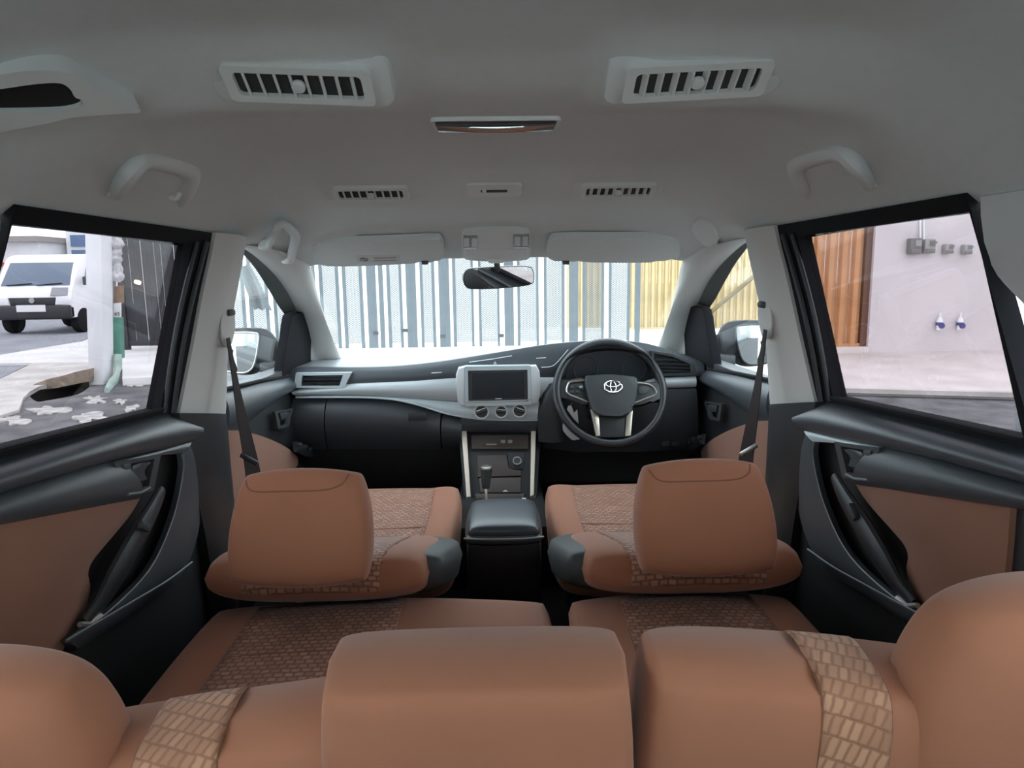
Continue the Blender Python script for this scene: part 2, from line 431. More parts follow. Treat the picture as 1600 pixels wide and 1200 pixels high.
obj('wall_front', bb(-0.74, 0.74, 2.96, 3.06, 0.40, 1.045), BLKM, label='black firewall below the windscreen', cat='firewall', kind='structure')

def GPL(s, off=0.0):
    """plane of the side glass; off moves it into the cabin"""
    return (Vector((s * (0.735 - off), 0, 1.10)), Vector((s * 0.38, 0, 0.07)).normalized())
def RP(s, pts, off=None, x=None):
    """right-hand pixel outline -> points, mirrored for the left side"""
    q = [pix(a, b, pl=GPL(1, off)) if x is None else pix(a, b, x=x) for a, b in pts]
    return q if s > 0 else mirx(q)
def densify(p, k=8):
    out = []
    for a, b in zip(p, p[1:] + p[:1]):
        for i in range(k): out.append(lerp(Vector(a), Vector(b), i / k))
    return out
SIDE = {1: 'steering-wheel side', -1: 'glovebox side'}
NIN = lambda s: Vector((-s, 0, 0))
GN = lambda s: Vector((-s * 0.38, 0, -0.07)).normalized()

# ---- windscreen
def wind():
    v = []; f = []; N, M = 24, 12
    for lay in (0, 0.005):
        for j in range(M + 1):
            t = j / M; y = lerp(2.275, 3.03, t); z = lerp(1.452, 1.045, t); hw = lerp(0.612, 0.735, t)
            for i in range(N + 1):
                u = 2 * i / N - 1; v.append(Vector((u * hw, y - 0.06 * u * u + lay, z + 0.006 * (1 - u * u) + lay)))
    m = N + 1; o = m * (M + 1)
    for j in range(M):
        for i in range(N):
            a = j * m + i; f.append((a, a + 1, a + m + 1, a + m)); f.append((o + a, o + a + m, o + a + m + 1, o + a + 1))
    return v, f
obj('window_1', wind(), GLF, label='large windscreen above the dashboard', cat='windscreen', kind='structure')
# ---- tailgate behind the camera
hd = empty('door_5', (0, -1.05, 0.45), 'tailgate with a wide rear window behind the luggage bay', 'tailgate', kind='structure')
obj('hatch_panel', bb(-0.74, 0.74, -1.12, -1.06, 0.38, 1.05), BLK, hd)
for s in (-1, 1): obj('hatch_pillar', bb(min(s * 0.64, s * 0.74), max(s * 0.64, s * 0.74), -1.12, -1.06, 1.05, 1.62), PILL, hd)
obj('hatch_glass', bb(-0.64, 0.64, -1.10, -1.095, 1.05, 1.62), GLF, hd)
# ---- side walls behind the rear doors
for s, nm in ((-1, 'wall_left'), (1, 'wall_right')):
    wl = empty(nm, (s * 0.72, 0, 0.45), 'rear side panel of the cabin behind the rear door on the ' + SIDE[s], 'side panel', kind='structure')
    yz = lambda pts: [Vector((s * (0.735 - (z - 1.10) * 0.184 - 0.012 if z > 1.1 else 0.723), y, z)) for y, z in pts]
    obj('lower_panel', plate(yz([(0.985, 0.42), (0.985, 1.105), (-1.06, 1.14), (-1.06, 0.42)]), NIN(s), 0.05, 0.008), BLK, wl)
    obj('pillar_cover', plate(yz(crpx([(0.965, 1.492), (0.955, 1.40), (0.90, 1.352), (0.72, 1.19), (0.62, 1.13), (0.42, 1.13), (0.50, 1.25), (0.60, 1.44), (0.56, 1.492)], 3)), GN(s), 0.045, 0.006), HEADP, wl)
    obj('rail_cover', plate(yz([(0.6, 1.43), (0.6, 1.497), (-1.06, 1.497), (-1.06, 1.43)]), GN(s), 0.045, 0.006), HEADP, wl)
    obj('rear_cover', plate(yz([(-0.72, 1.43), (-0.72, 1.12), (-1.06, 1.12), (-1.06, 1.43)]), GN(s), 0.045, 0.006), HEADP, wl)
    obj('quarter_glass', plate([p - NIN(s) * 0.03 for p in yz([(0.975, 1.45), (-0.8, 1.45), (-0.8, 1.10), (0.975, 1.10)])], GN(s), 0.004), GLF, wl)

# ---- rear doors
def ang_strip(s, up, lo, xu, xl, **k): return strip(RP(s, up, x=xu), RP(s, lo, x=xl), NIN(s), **k)
for s, nm in ((-1, 'door_1'), (1, 'door_2')):
    d = empty(nm, (s * 0.74, 1.3, 0.45), 'rear passenger door on the ' + SIDE[s] + ' with tan cloth insert', 'car door', kind='structure')
    obj('door_panel', plate([Vector((s * 0.722, y, z)) for y, z in ((0.99, 0.44), (0.99, 1.105), (1.50, 1.085), (1.66, 1.07), (1.66, 0.44))], NIN(s), 0.06, 0.004), BLKM, d)
    obj('upper_panel', ang_strip(s, crpx([(1262, 634), (1310, 628), (1450, 659), (1660, 711)]), crpx([(1252, 672), (1300, 684), (1375, 698), (1480, 723), (1660, 773)]), 0.728, 0.700, N=30, M=12, bulge=0.030), VINYL, d)
    obj('armrest_band', ang_strip(s, crpx([(1372, 697), (1480, 722), (1660, 772)]), crpx([(1338, 757), (1450, 774), (1660, 806)]), 0.700, 0.700, N=20, M=10, bulge=0.022), VINYLD, d)
    ins_l = crpx([(1336, 755), (1355, 785), (1395, 830), (1413, 852), (1419, 870), (1416, 890), (1425, 925), (1437, 945), (1456, 975), (1470, 1010)], 4)
    ins_r = [(1578, 792), (1574, 850), (1568, 910), (1560, 1010)]
    obj('fabric_insert', ang_strip(s, ins_l, ins_r, 0.708, 0.712, N=40, M=14, bulge=0.010, prof=lambda t: math.sin(math.pi * t) + 0.25 * math.sin(6 * t)), TANL, d)
    # sweeping grey trim with its thin bright edge
    outer = crpx([(1258, 674), (1246, 700), (1243, 755), (1254, 825), (1285, 885), (1350, 930), (1440, 985)])
    inner = crpx([(1272, 691), (1271, 718), (1289, 790), (1328, 868), (1395, 932), (1432, 953), (1455, 972)])
    tr = obj('sweep_trim', strip(RP(s, outer, x=0.706), RP(s, inner, x=0.690), NIN(s), N=40, M=6, bulge=0.006), VINYLD, d)
    obj('bright_edge', tube(RP(s, inner, x=0.688), 0.0022, 6), TGREY, tr)
    obj('upper_trim', ang_strip(s, [(1256, 673), (1300, 683), (1374, 698)], [(1270, 690), (1305, 692), (1370, 705)], 0.694, 0.690, N=16, M=5, bulge=0.003), SILV if s > 0 else VINYL, d)
    obj('pocket_edge', tube(RP(s, crpx([(1262, 858), (1300, 885), (1345, 910), (1400, 940), (1455, 970)]), x=0.678), 0.0022, 6), TGREY, d)
    g = obj('pull_grip', tube(RP(s, crpx([(1303, 745), (1322, 780), (1350, 825), (1380, 875), (1402, 912), (1428, 945)]), x=0.686), lambda t: 0.012 + 0.014 * math.sin(math.pi * min(1, t * 1.1)), 12, flat=0.5, up=V(s, 0, 0)), BLK, d)
    obj('grip_bracket', tube(RP(s, [(1402, 934), (1418, 946), (1434, 946)], x=0.682), 0.0045, 8), SATIN, g)
    sw = RP(s, [(1333, 800)], x=0.674)[0]
    obj('window_switch', box(0.012, 0.035, 0.016, T(*sw) @ Matrix.Rotation(s * 0.6, 4, 'X'), 0.004), SHELL, g)
    o4 = densify(RP(s, [(1303, 690), (1374, 700), (1362, 754), (1316, 746)], x=0.688), 5); i4 = densify(RP(s, [(1313, 697), (1363, 705), (1353, 745), (1323, 738)], x=0.688), 5)
    bz = obj('handle_bezel', ringplate(o4, i4, NIN(s), 0.012), SHELL, d)
    obj('handle_recess', plate(RP(s, [(1308, 694), (1368, 704), (1356, 749), (1319, 741)], x=0.700), NIN(s), 0.01), BLKM, bz)
    obj('bezel_lip', tube(RP(s, [(1322, 741), (1336, 748), (1356, 750)], x=0.685), 0.003, 8), TGREY, bz)
    obj('inner_handle', plate(RP(s, crpx([(1318, 702), (1345, 706), (1346, 722), (1338, 729), (1324, 728), (1331, 716)], 3, True), x=0.684), NIN(s), 0.012, 0.003), VINYL, d)
    obj('lock_lever', plate(RP(s, [(1348, 702), (1360, 704), (1357, 722), (1347, 720)], x=0.684), NIN(s), 0.010, 0.003), VINYL, d)
    # window frame, seals, glass and outside rain guard
    fo = densify(RP(s, [(1205, 354), (1506, 302), (1618, 700), (1268, 640)], 0.012), 10)
    fi = densify(RP(s, [(1246, 370), (1518, 331), (1600, 690), (1302, 623)], 0.012), 10)
    fr = obj('window_frame', ringplate(fo, fi, GN(s), 0.03, 0.0), RUB, d)
    for a, b, r in (((1224, 366), (1284, 628), 0.007), ((1238, 366), (1296, 626), 0.005)):
        q = RP(s, [a, b], 0.016); obj('window_seal', tube([lerp(q[0], q[1], i / 8) + Vector((0, 0.02 * math.sin(math.pi * i / 8), 0)) * -1 for i in range(9)], r, 8), BLK, fr)
    obj('belt_seal', tube(RP(s, [(1300, 622), (1450, 655), (1600, 690)], 0.014), 0.006, 8), RUB, fr)
    obj('window_glass', plate(RP(s, [(1215, 350), (1512, 300), (1625, 710), (1275, 645)], -0.006), GN(s), 0.004), GLS, d)
    vz = RP(s, crpx([(1205, 350), (1350, 322), (1512, 296)], 4) + crpx([(1521, 333), (1380, 352), (1252, 373), (1230, 376)], 4), -0.030)
    obj('rain_guard', plate(vz, GN(s), 0.004), GLV, d)

# ---- centre pillars
for s, nm in ((-1, 'trim_1'), (1, 'trim_2')):
    t = empty(nm, (s * 0.70, 1.72, 0.45), 'pale grey centre pillar trim on the ' + SIDE[s], 'pillar', kind='structure')
    re = RP(s, crpx([(1209, 352), (1216, 385), (1230, 440), (1252, 540), (1273, 630)]), 0.02)
    fe = RP(s, crpx([(1163, 362), (1170, 400), (1182, 455), (1195, 520), (1200, 590), (1203, 640), (1204, 688)]), 0.03)
    obj('upper_trim', strip(re, fe, NIN(s), N=24, M=10, bulge=0.022, thick=0.05, prof=lambda q: min(1, 3.2 * q) * (1 - q ** 4) ), PILL, t)
    lo = lambda y, z: Vector((s * 0.70, y, z))
    lt = RP(s, [(1274, 628), (1202, 632)], x=0.70)
    obj('lower_trim', strip([lt[0], lo(1.60, 0.8), lo(1.66, 0.44)], [lt[1], lo(1.79, 0.8), lo(1.74, 0.44)], NIN(s), N=16, M=8, bulge=0.018, thick=0.05), BLK, t)
# ---- front pillars
for s, nm in ((-1, 'trim_3'), (1, 'trim_4')):
    out = RP(s, crpx([(1166, 372), (1142, 388), (1108, 424), (1084, 468), (1070, 515), (1064, 570)]), 0.015)
    ys = [2.20, 2.27, 2.40, 2.55, 2.70, 2.82]; ip = [(1082, 392), (1066, 410), (1058, 445), (1046, 490), (1034, 525), (1022, 558)]
    inn = cr([pix(a, b, y=y) for (a, b), y in zip(ip, ys)], 5); inn = inn if s > 0 else mirx(inn)
    obj(nm, strip(out, inn, Vector((-s * 0.8, -0.5, 0)), N=30, M=10, bulge=0.018, thick=0.03), PILL, label='pale grey windscreen pillar trim on the ' + SIDE[s], cat='pillar', kind='structure')

# ---- front doors
for s, nm in ((-1, 'door_3'), (1, 'door_4')):
    d = empty(nm, (s * 0.74, 2.2, 0.45), 'front door on the ' + SIDE[s] + ' with a tan cloth insert', 'car door', kind='structure')
    obj('door_panel', plate([Vector((s * 0.728, y, z)) for y, z in ((1.80, 0.44), (1.80, 1.095), (2.50, 1.08), (2.95, 1.06), (2.95, 0.44))], NIN(s), 0.06, 0.004), BLK, d)
    obj('upper_panel', ang_strip(s, crpx([(1082, 575), (1113, 578), (1150, 583), (1210, 596)]), crpx([(1088, 594), (1128, 616), (1169, 645), (1210, 668)]), 0.732, 0.715, N=24, M=10, bulge=0.022), VINYL, d)
    obj('fabric_insert', plate(RP(s, crpx([(1212, 657), (1180, 659), (1150, 668), (1120, 682), (1100, 697), (1094, 706), (1098, 717), (1115, 730), (1160, 760), (1212, 790)], 5), x=0.705), NIN(s), 0.03, 0.014, 0.0, 4), TANL, d)
    a0 = RP(s, [(1085, 690), (1120, 705)], x=0.68)
    ar = obj('armrest', ang_strip(s, [(1070, 688), (1082, 682), (1098, 678)], [(1074, 706), (1084, 702), (1096, 694)], 0.70, 0.68, N=10, M=6, bulge=0.01), BLK, d)
    for k in range(3):
        p = RP(s, [(1076 + 8 * k, 690 - 3 * k)], x=0.682)[0]; obj('window_switch', box(0.012, 0.03, 0.012, T(*p), 0.003), SHELL, ar)
    bo = densify(RP(s, [(1100, 627), (1128, 631), (1124, 658), (1108, 655)], x=0.704), 4); bi = densify(RP(s, [(1104, 630), (1124, 633), (1120, 654), (1110, 651)], x=0.704), 4)
    bz = obj('handle_bezel', ringplate(bo, bi, NIN(s), 0.010), SHELL, d)
    obj('inner_handle', plate(RP(s, [(1106, 632), (1120, 634), (1118, 644), (1108, 643)], x=0.700), NIN(s), 0.008, 0.002), VINYL, d)
    obj('window_frame', plate(RP(s, crpx([(1066, 478), (1084, 480), (1098, 486), (1104, 520), (1115, 578), (1096, 590), (1074, 590), (1070, 540)], 2), 0.014), GN(s), 0.03, 0.004), RUB, d)
    obj('belt_seal', tube(RP(s, [(1108, 578), (1150, 583), (1212, 596)], 0.012), 0.006, 8), RUB, d)
    obj('window_glass', plate(RP(s, [(1215, 350), (1150, 376), (1100, 420), (1075, 475), (1060, 600), (1215, 612)], -0.006), GN(s), 0.004), GLS if False else GLF, d)
    obj('rain_guard', plate(RP(s, crpx([(1170, 368), (1140, 385), (1105, 420), (1083, 462), (1066, 488), (1072, 500), (1092, 496), (1112, 474), (1132, 438), (1150, 408), (1172, 380)], 4), -0.028), GN(s), 0.004), GLV, d)

# ================================================================== ROOF FITTINGS
def roof_frame(px, py, y, dx=0.02):
    c = pix(px, py, y=y); z0 = roof_z(c.x, y)[0]; c.z = z0
    def q(a, b): return Vector((a, b, roof_z(a, b)[0]))
    ax = (q(c.x + dx, y) - q(c.x - dx, y)).normalized(); ay = (q(c.x, y - 0.05) - q(c.x, y + 0.05)).normalized()
    az = ax.cross(ay).normalized(); ay = az.cross(ax)
    return c, ax, ay, az
def air_vent(px, py, y, label, tilt=0.0, yaw=0.0):
    c, ax, ay, az = roof_frame(px, py, y)
    Fm = frame(c, ax, ay, az) @ Matrix.Rotation(yaw, 4, 'Y') @ Matrix.Rotation(tilt, 4, 'X')
    t = empty('air_vent', c, label, 'air vent', 'air vents in the roof lining')
    obj('mounting_plate', xf(plate(rrect(0.226, 0.082, 0.018), V(0, 0, 1), 0.030, 0.005, 0.004), Fm), HEAD, t)
    b = obj('bezel', xf(ringplate(rrect(0.182, 0.056, 0.008), rrect(0.156, 0.036, 0.006), V(0, 0, 1), 0.012, 0.014), Fm), HEADP, t)
    obj('duct_back', xf(plate(rrect(0.158, 0.038, 0.006), V(0, 0, 1), 0.002, 0, 0.0075), Fm), SHELL, t)
    first = None
    for k in range(8):
        x = -0.066 + 0.132 * k / 7
        obj('fin', box(0.0035, 0.035, 0.012, Fm @ T(x, 0, 0.010) @ Matrix.Rotation(0.45, 4, 'Y'), 0.001, 1), HEADP, t)
    obj('thumb_knob', cyl(0.0085, 0.008, Fm @ T(0, 0.002, 0.016), 16, bev=0.002), HEADP, t)
    return t
air_vent(470, 121, 0.925, 'grey roof air vent in the rear hump, on the glovebox side of the car', tilt=-0.22, yaw=-0.05)
air_vent(1086, 119, 0.925, 'grey roof air vent in the rear hump, on the steering-wheel side of the car', tilt=-0.22, yaw=0.05)
air_vent(580, 297, 1.775, 'grey roof air vent in the front hump, between the fan switch and the glovebox side', tilt=-0.14)
air_vent(965, 293, 1.775, 'grey roof air vent in the front hump, between the fan switch and the steering-wheel side', tilt=-0.14)

# fan switch
c, ax, ay, az = roof_frame(772, 300, 1.79); Fm = frame(c, ax, ay, az)
t = empty('fan_switch', c, 'small grey blower switch plate between the two front roof vents', 'switch')
obj('face_plate', xf(plate(rrect(0.135, 0.060, 0.010), V(0, 0, 1), 0.012, 0.003, 0.006), Fm), HEADP, t)
obj('slot', xf(plate(rrect(0.066, 0.012, 0.004), V(0, 0, 1), 0.002, 0, 0.0066), Fm), SHELL, t)
obj('slider', box(0.010, 0.016, 0.010, Fm @ T(-0.024, 0, 0.008), 0.003), HEADP, t)
# courtesy light
c, ax, ay, az = roof_frame(775, 204, 1.19); Fm = frame(c, ax, ay, az)
t = empty('roof_light', c, 'slim chrome courtesy light in the middle of the ceiling', 'roof light')
obj('recess', xf(plate(rrect(0.200, 0.074, 0.010), V(0, 0, 1), 0.006, 0, 0.002), Fm), SHELL, t)
obj('rim', xf(ringplate(rrect(0.206, 0.080, 0.012), rrect(0.194, 0.068, 0.008), V(0, 0, 1), 0.008, 0.006), Fm), HEADP, t)
bow = []; N = 20
for i in range(N + 1):
    u = 2 * i / N - 1; h = 0.006 + 0.020 * u * u; bow.append((u * 0.094, h))
obj('reflector', xf(strip([V(x, -0.030 + 0.002, 0.003) for x, h in bow], [V(x, -0.022 + h * 1.1, 0.003 + 0.004) for x, h in bow], V(0, 0, 1), N=21, M=6, bulge=0.008, thick=0.003), Fm), mat('bright_reflector', (0.9, 0.93, 0.93), 0.25, metal=1.0), t)
obj('lens', xf(strip([V(-0.094, -0.004, 0.003), V(0.094, -0.004, 0.003)], [V(-0.094, 0.030, 0.003), V(0.094, 0.030, 0.003)], V(0, 0, 1), N=6, M=6, bulge=0.004, thick=0.003), Fm), SHELL, t)

# overhead map-light console and sun visors lie along the front of the roof
VPL = (V(0, 2.17, 1.473), V(0, -0.45, -0.893).normalized()); VN = VPL[1]
t = empty('map_light_console', pix(775, 380, pl=VPL), 'grey overhead console with two map lights above the mirror', 'overhead console')
obj('housing', plate(PX(crpx([(722, 366), (735, 360), (775, 357), (815, 359), (827, 365), (829, 385), (824, 402), (775, 404), (728, 402), (722, 385)], 3, True), pl=VPL), VN, 0.03, 0.004, 0.010), HEADP, t)
obj('glasses_lid', plate(PX([(729, 386), (822, 385), (820, 400), (731, 401)], pl=VPL), VN, 0.004, 0.001, 0.0125), HEADP, t)
for a in ((724, 363, 746, 383), (802, 361, 827, 382)):
    l = obj('lamp_lens', plate(PX([(a[0], a[1]), (a[2], a[1]), (a[2], a[3]), (a[0], a[3])], pl=VPL), VN, 0.004, 0.001, 0.0125), mat('lens_grey', (0.30, 0.32, 0.33), 0.3), t)
    m = (a[0] + a[2]) / 2
    for k in (-6, 6): obj('button', plate(PX([(m + k - 4, a[1] + 3), (m + k + 4, a[1] + 3), (m + k + 4, a[3] - 4), (m + k - 4, a[3] - 4)], pl=VPL), VN, 0.003, 0.001, 0.015), HEADP, l)
    obj('bright_lip', plate(PX([(a[0] + 2, a[3] - 3), (a[2] - 2, a[3] - 3), (a[2] - 2, a[3] - 1), (a[0] + 2, a[3] - 1)], pl=VPL), VN, 0.003, 0, 0.015), SATIN, l)
def visor(pts, label, sticker=None, clip=None):
    c = pix(pts[0][0], pts[0][1], pl=VPL)
    t = empty('sun_visor', c, label, 'sun visor', 'sun visors folded up against the roof')
    obj('flap', plate(PX(crpx(pts, 4, True), pl=VPL), VN, 0.022, 0.008, 0.014, 3), HEAD, t)
    if clip: obj('clip', plate(PX([(clip - 6, 401), (clip + 6, 401), (clip + 5, 407), (clip - 5, 407)], pl=VPL), VN, 0.012, 0.003, 0.016), SHELL, t)
    if sticker:
        x0, y0, x1, y1 = sticker
        st = obj('warning_sticker', plate(PX([(x0, y0), (x1, y0 - 1), (x1, y1 - 2), (x0, y1)], pl=VPL), VN, 0.001, 0, 0.0148), mat('sticker', (0.60, 0.60, 0.58), 0.6), t)
        cc = pix(x0 + 11, (y0 + y1) / 2, pl=VPL) + VN * 0.0152
        ay_ = V(0, -0.893, 0.45)
        obj('ring_mark', tube([cc + V(1, 0, 0) * 0.012 * math.cos(a) + ay_ * 0.010 * math.sin(a) for a in [2 * math.pi * k / 20 for k in range(20)]], 0.0011, 5, True), SHELL, st)
        obj('slash_mark', tube([cc + V(-0.008, 0, 0) + ay_ * 0.007, cc + V(0.008, 0, 0) - ay_ * 0.007], 0.0011, 5), SHELL, st)
        for k in range(2):
            a = pix(x0 + 26, y0 + 3.5 + 4 * k, pl=VPL) + VN * 0.015; b = pix(x1 - 6, y0 + 2.8 + 4 * k, pl=VPL) + VN * 0.015
            obj('text_line', tube([a, b], 0.0009, 5), SHELL, st)
visor([(482, 388), (487, 378), (505, 374), (600, 371), (675, 368), (689, 371), (694, 384), (692, 398), (684, 403), (668, 402), (650, 405), (580, 409), (520, 410), (490, 405)], 'grey sun visor with a white warning sticker', (558, 393, 625, 404), 664)
visor([(854, 390), (858, 374), (872, 367), (950, 366), (1040, 366), (1058, 371), (1062, 384), (1060, 396), (1048, 399), (1015, 404), (930, 404), (895, 401), (875, 402), (858, 400)], 'plain grey sun visor without sticker, ahead of the steering wheel', None, 884)

# grab handles
def grab(s, rear, label):
    if rear:
        pts = [(1266, 300, .622), (1255, 286, .590), (1246, 262, .560), (1262, 249, .553), (1312, 238, .553), (1336, 256, .566), (1356, 282, .615)]
    else:
        pts = [(1097, 397, .606), (1093, 384, .585), (1088, 362, .548), (1095, 350, .540), (1108, 341, .536), (1119, 352, .550), (1130, 374, .612)]
    p = [pix(a, b, x=x) for a, b, x in pts]; p = p if s > 0 else mirx(p)
    t = empty('grab_handle', p[0], label, 'grab handle', 'grab handles along the roof edge')
    obj('grip', tube(cr(p, 5), 0.020 if rear else 0.0135, 12, flat=0.75), HEADP, t)
    for q in (p[0], p[-1]):
        obj('end_mount', box(0.030, 0.045, 0.034, T(q.x + s * 0.008, q.y, q.z + 0.004), 0.010, 3), HEADP, t)
    return t, p
grab(1, True, 'grey roof grab handle above the rear door, on the steering-wheel side')
t, p = grab(-1, True, 'grey roof grab handle with a coat hook above the rear door, on the glovebox side')
h = lerp(p[0], p[-1], 0.3)
obj('coat_hook', tube(cr([h + V(0, 0, 0.012), h + V(0.012, 0, 0.002), h + V(0.026, 0, -0.004), h + V(0.034, 0, 0.008)], 4), 0.005, 8), HEADP, t)
grab(-1, False, 'small grey roof grab handle above the front door, on the glovebox side')
def hit_roof(px, py):
    d_ = ray(px, py).normalized(); tt = 0.3
    while tt < 3:
        p = CAM + d_ * tt
        if p.z > roof_z(p.x, p.y)[0]: return p
        tt += 0.004
    return p
cpl = [hit_roof(a, b) for a, b in crpx([(1082, 352), (1095, 341), (1111, 346), (1124, 372), (1117, 386), (1104, 383), (1090, 370)], 3, True)]
cen = sum(cpl, V(0, 0, 0)) / len(cpl)
obj('handle_cover', plate(cpl, (CAM - cen).normalized() * 0.3 + V(-0.5, -0.1, -0.8), 0.03, 0.004, 0.007), HEADP, label='blank grey cover plate on the roof edge above the driver door', cat='cover plate')

# belt housing in the rear of the roof, on the left
BPL = (V(-0.54, 0.90, 1.572), V(0.45, -0.30, -0.84).normalized())
t = empty('belt_housing', pix(60, 150, pl=BPL), 'moulded grey roof housing with a dark opening for the middle seat belt', 'belt housing')
out = crpx([(-60, 118), (0, 104), (60, 98), (105, 104), (145, 126), (215, 162), (180, 168), (110, 173), (50, 186), (-60, 196)], 4, True)
inn = crpx([(-55, 134), (0, 127), (52, 120), (88, 119), (104, 128), (112, 141), (124, 147), (118, 158), (70, 164), (-55, 162)], 4, True)
obj('surround', ringplate(PX(out, pl=BPL), PX(inn, pl=BPL), BPL[1], 0.04, 0.010), HEADP, t)
obj('opening', plate(PX(inn, pl=BPL), BPL[1], 0.004, 0, 0.003), BLKM, t)

# rear-view mirror
mc = pix(779, 434, y=2.36); mn = V(0.25, -1, -0.09).normalized(); MPL = (mc, mn)
t = empty('rear_view_mirror', mc, 'rear-view mirror hanging from the windscreen', 'mirror')
mo = crpx([(724, 432), (730, 421), (750, 418), (790, 416), (825, 416), (833, 423), (834, 437), (828, 445), (790, 450), (740, 452), (727, 447)], 4, True)
obj('casing', plate(PX(mo, pl=MPL), -mn, 0.02, 0.010, 0.018, 3), BLK, t)
def shrink(p, k):
    cx = sum(a for a, b in p) / len(p); cy = sum(b for a, b in p) / len(p); return [(cx + (a - cx) * k, cy + (b - cy) * (k - 0.05)) for a, b in p]
obj('mirror_glass', plate(PX(shrink(mo, 0.975), pl=MPL), mn, 0.002, 0, 0.0035), MIRR, t)
st = pix(775, 402, pl=VPL)
obj('stem', tube([st + V(0, 0.01, 0.0), lerp(st, mc, 0.5) + V(0, 0.045, 0.006), mc - mn * 0.022 + V(0, 0, 0.008)], 0.010, 10), BLK, t)
obj('stem_cover', box(0.05, 0.05, 0.02, T(*(st + V(0, 0.005, -0.008))), 0.006), HEADP, t)

# ================================================================== DASHBOARD
DY = 2.45; NB = V(0, -1, 0)
dash = empty('dashboard', (0, 2.55, 0.75), 'dark dashboard with silver trim strips below the windscreen', 'dashboard')
U0p = crpx([(452, 578), (470, 574), (560, 574), (620, 572), (680, 566), (740, 557), (800, 547), (850, 539), (900, 534), (950, 532), (1000, 535), (1040, 545), (1085, 560), (1100, 568)])
U0 = PX(U0p, y=DY)
base = [V(lerp(-0.73, 0.73, i / 20), 3.0, 1.055) for i in range(21)]
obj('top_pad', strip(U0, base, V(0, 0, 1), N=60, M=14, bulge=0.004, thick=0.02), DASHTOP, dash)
L1p = crpx([(452, 612), (548, 601), (640, 597), (712, 592), (845, 590), (870, 590), (960, 592), (1040, 589), (1098, 587)])
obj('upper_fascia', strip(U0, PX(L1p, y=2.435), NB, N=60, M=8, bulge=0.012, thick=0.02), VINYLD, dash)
L2u = crpx([(455, 609), (548, 600), (640, 596), (712, 591), (800, 590), (868, 590)]); L2l = crpx([(462, 618), (560, 618), (640, 622), (712, 627), (800, 629), (866, 620)])
obj('silver_strip', strip(PX(L2u, y=2.428), PX(L2l, y=2.43), NB, N=40, M=8, bulge=0.016, thick=0.02), SILVG, dash)
obj('silver_strip', strip(PX([(1020, 591), (1087, 588)], y=2.428), PX([(1020, 607), (1087, 605)], y=2.43), NB, N=10, M=8, bulge=0.012, thick=0.02), SILVG, dash)
L3l = crpx([(462, 621), (560, 621), (610, 624), (650, 632), (700, 647), (750, 655), (800, 657), (840, 657)]); L3u = crpx([(462, 618.5), (560, 618.5), (640, 622.5), (712, 628), (800, 630), (856, 626)])
obj('lower_trim', strip(PX(L3u, y=2.428), PX(L3l, y=2.420), NB, N=40, M=6, bulge=0.006, thick=0.02), SILV, dash)
obj('trim_edge', tube(PX(L3l, y=2.416), 0.003, 6), SILV, dash)
# lower left: end panel, glove box lid, small panel beside the console
def lower(name, xa, xb, mt=VINYLD):
    up = [(a, b + 1.5) for a, b in L3l if xa <= a <= xb] or [(xa, 621), (xb, 621)]
    up = [(xa, up[0][1])] + up + [(xb, up[-1][1])]
    lo = [(xa, 702), (xb, 702)]
    return obj(name, strip(PX(up, y=2.452), PX(lo, y=2.50), NB, N=24, M=14, bulge=0.046, thick=0.02, prof=lambda t: math.sin(math.pi * t ** 0.75) if 0 < t < 1 else 0), mt, dash)
lower('end_panel', 458, 510.5); gb = lower('glove_box_lid', 512.5, 689); lower('side_panel', 691, 722)
obj('glove_box_latch', plate(PX([(638, 645), (667, 644), (667, 657), (638, 658)], y=2.412), NB, 0.006, 0.002, 0.004), BLK, gb)
obj('knee_panel', strip(PX([(455, 700), (722, 700)], y=2.50), PX([(455, 770), (722, 770)], y=2.62), NB, N=8, M=6, bulge=0.01, thick=0.02), BLKM, dash)
obj('under_panel', bb(-0.73, 0.73, 2.60, 2.96, 0.60, 0.98), BLKM, dash)
# centre stack under the silver panel
obj('stack_brow', strip(PX(crpx([(720, 653), (760, 657), (800, 659), (838, 659), (862, 652)]), y=2.424), PX(crpx([(722, 676), (780, 677), (845, 677), (864, 677)]), y=2.47), NB, N=20, M=8, bulge=0.012, thick=0.02), VINYLD, dash)
# right of the console: steering column surround and knee panel
obj('driver_knee_panel', strip(PX(crpx([(845, 640), (870, 612), (1000, 612), (1020, 609), (1088, 607)]), y=2.432), PX([(850, 700), (900, 706), (1000, 706), (1090, 700)], y=2.52), NB, N=30, M=10, bulge=0.018, thick=0.02), VINYLD, dash)
obj('column_side', strip(PX(crpx([(858, 600), (846, 620), (840, 650), (842, 690)]), y=2.415), PX(crpx([(885, 590), (880, 620), (880, 650), (882, 690)]), y=2.40), NB, N=16, M=8, bulge=0.015, thick=0.02), BLK, dash)
for sx in (1055, 1040): obj('knee_switch', plate(PX([(sx - 6, 690), (sx + 6, 690), (sx + 6, 697), (sx - 6, 697)], y=2.49), NB, 0.01, 0.002, 0.004), SHELL, dash)
# upper fascia details: joint lines and hazard button
obj('joint_line', tube(PX([(733, 566), (770, 561), (800, 556)], y=2.420), 0.0016, 5), SILV, dash)
obj('joint_line', tube(PX(crpx([(846, 574), (860, 573), (870, 567), (888, 546)]), y=2.422), 0.0016, 5), SILV, dash)
hz = [(773.5, 564.5), (776, 569), (771, 569)]
obj('hazard_mark', ringplate(PX(hz, y=2.418), PX([(773.5, 566), (775, 568.4), (772.2, 568.4)], y=2.418), NB, 0.002, 0.001), WHT, dash)
obj('joint_line', tube(PX([(674, 583), (690, 582)], y=2.418), 0.0014, 5), SILV, dash)
obj('joint_line', tube(PX([(838, 560), (853, 559)], y=2.418), 0.0014, 5), SILV, dash)

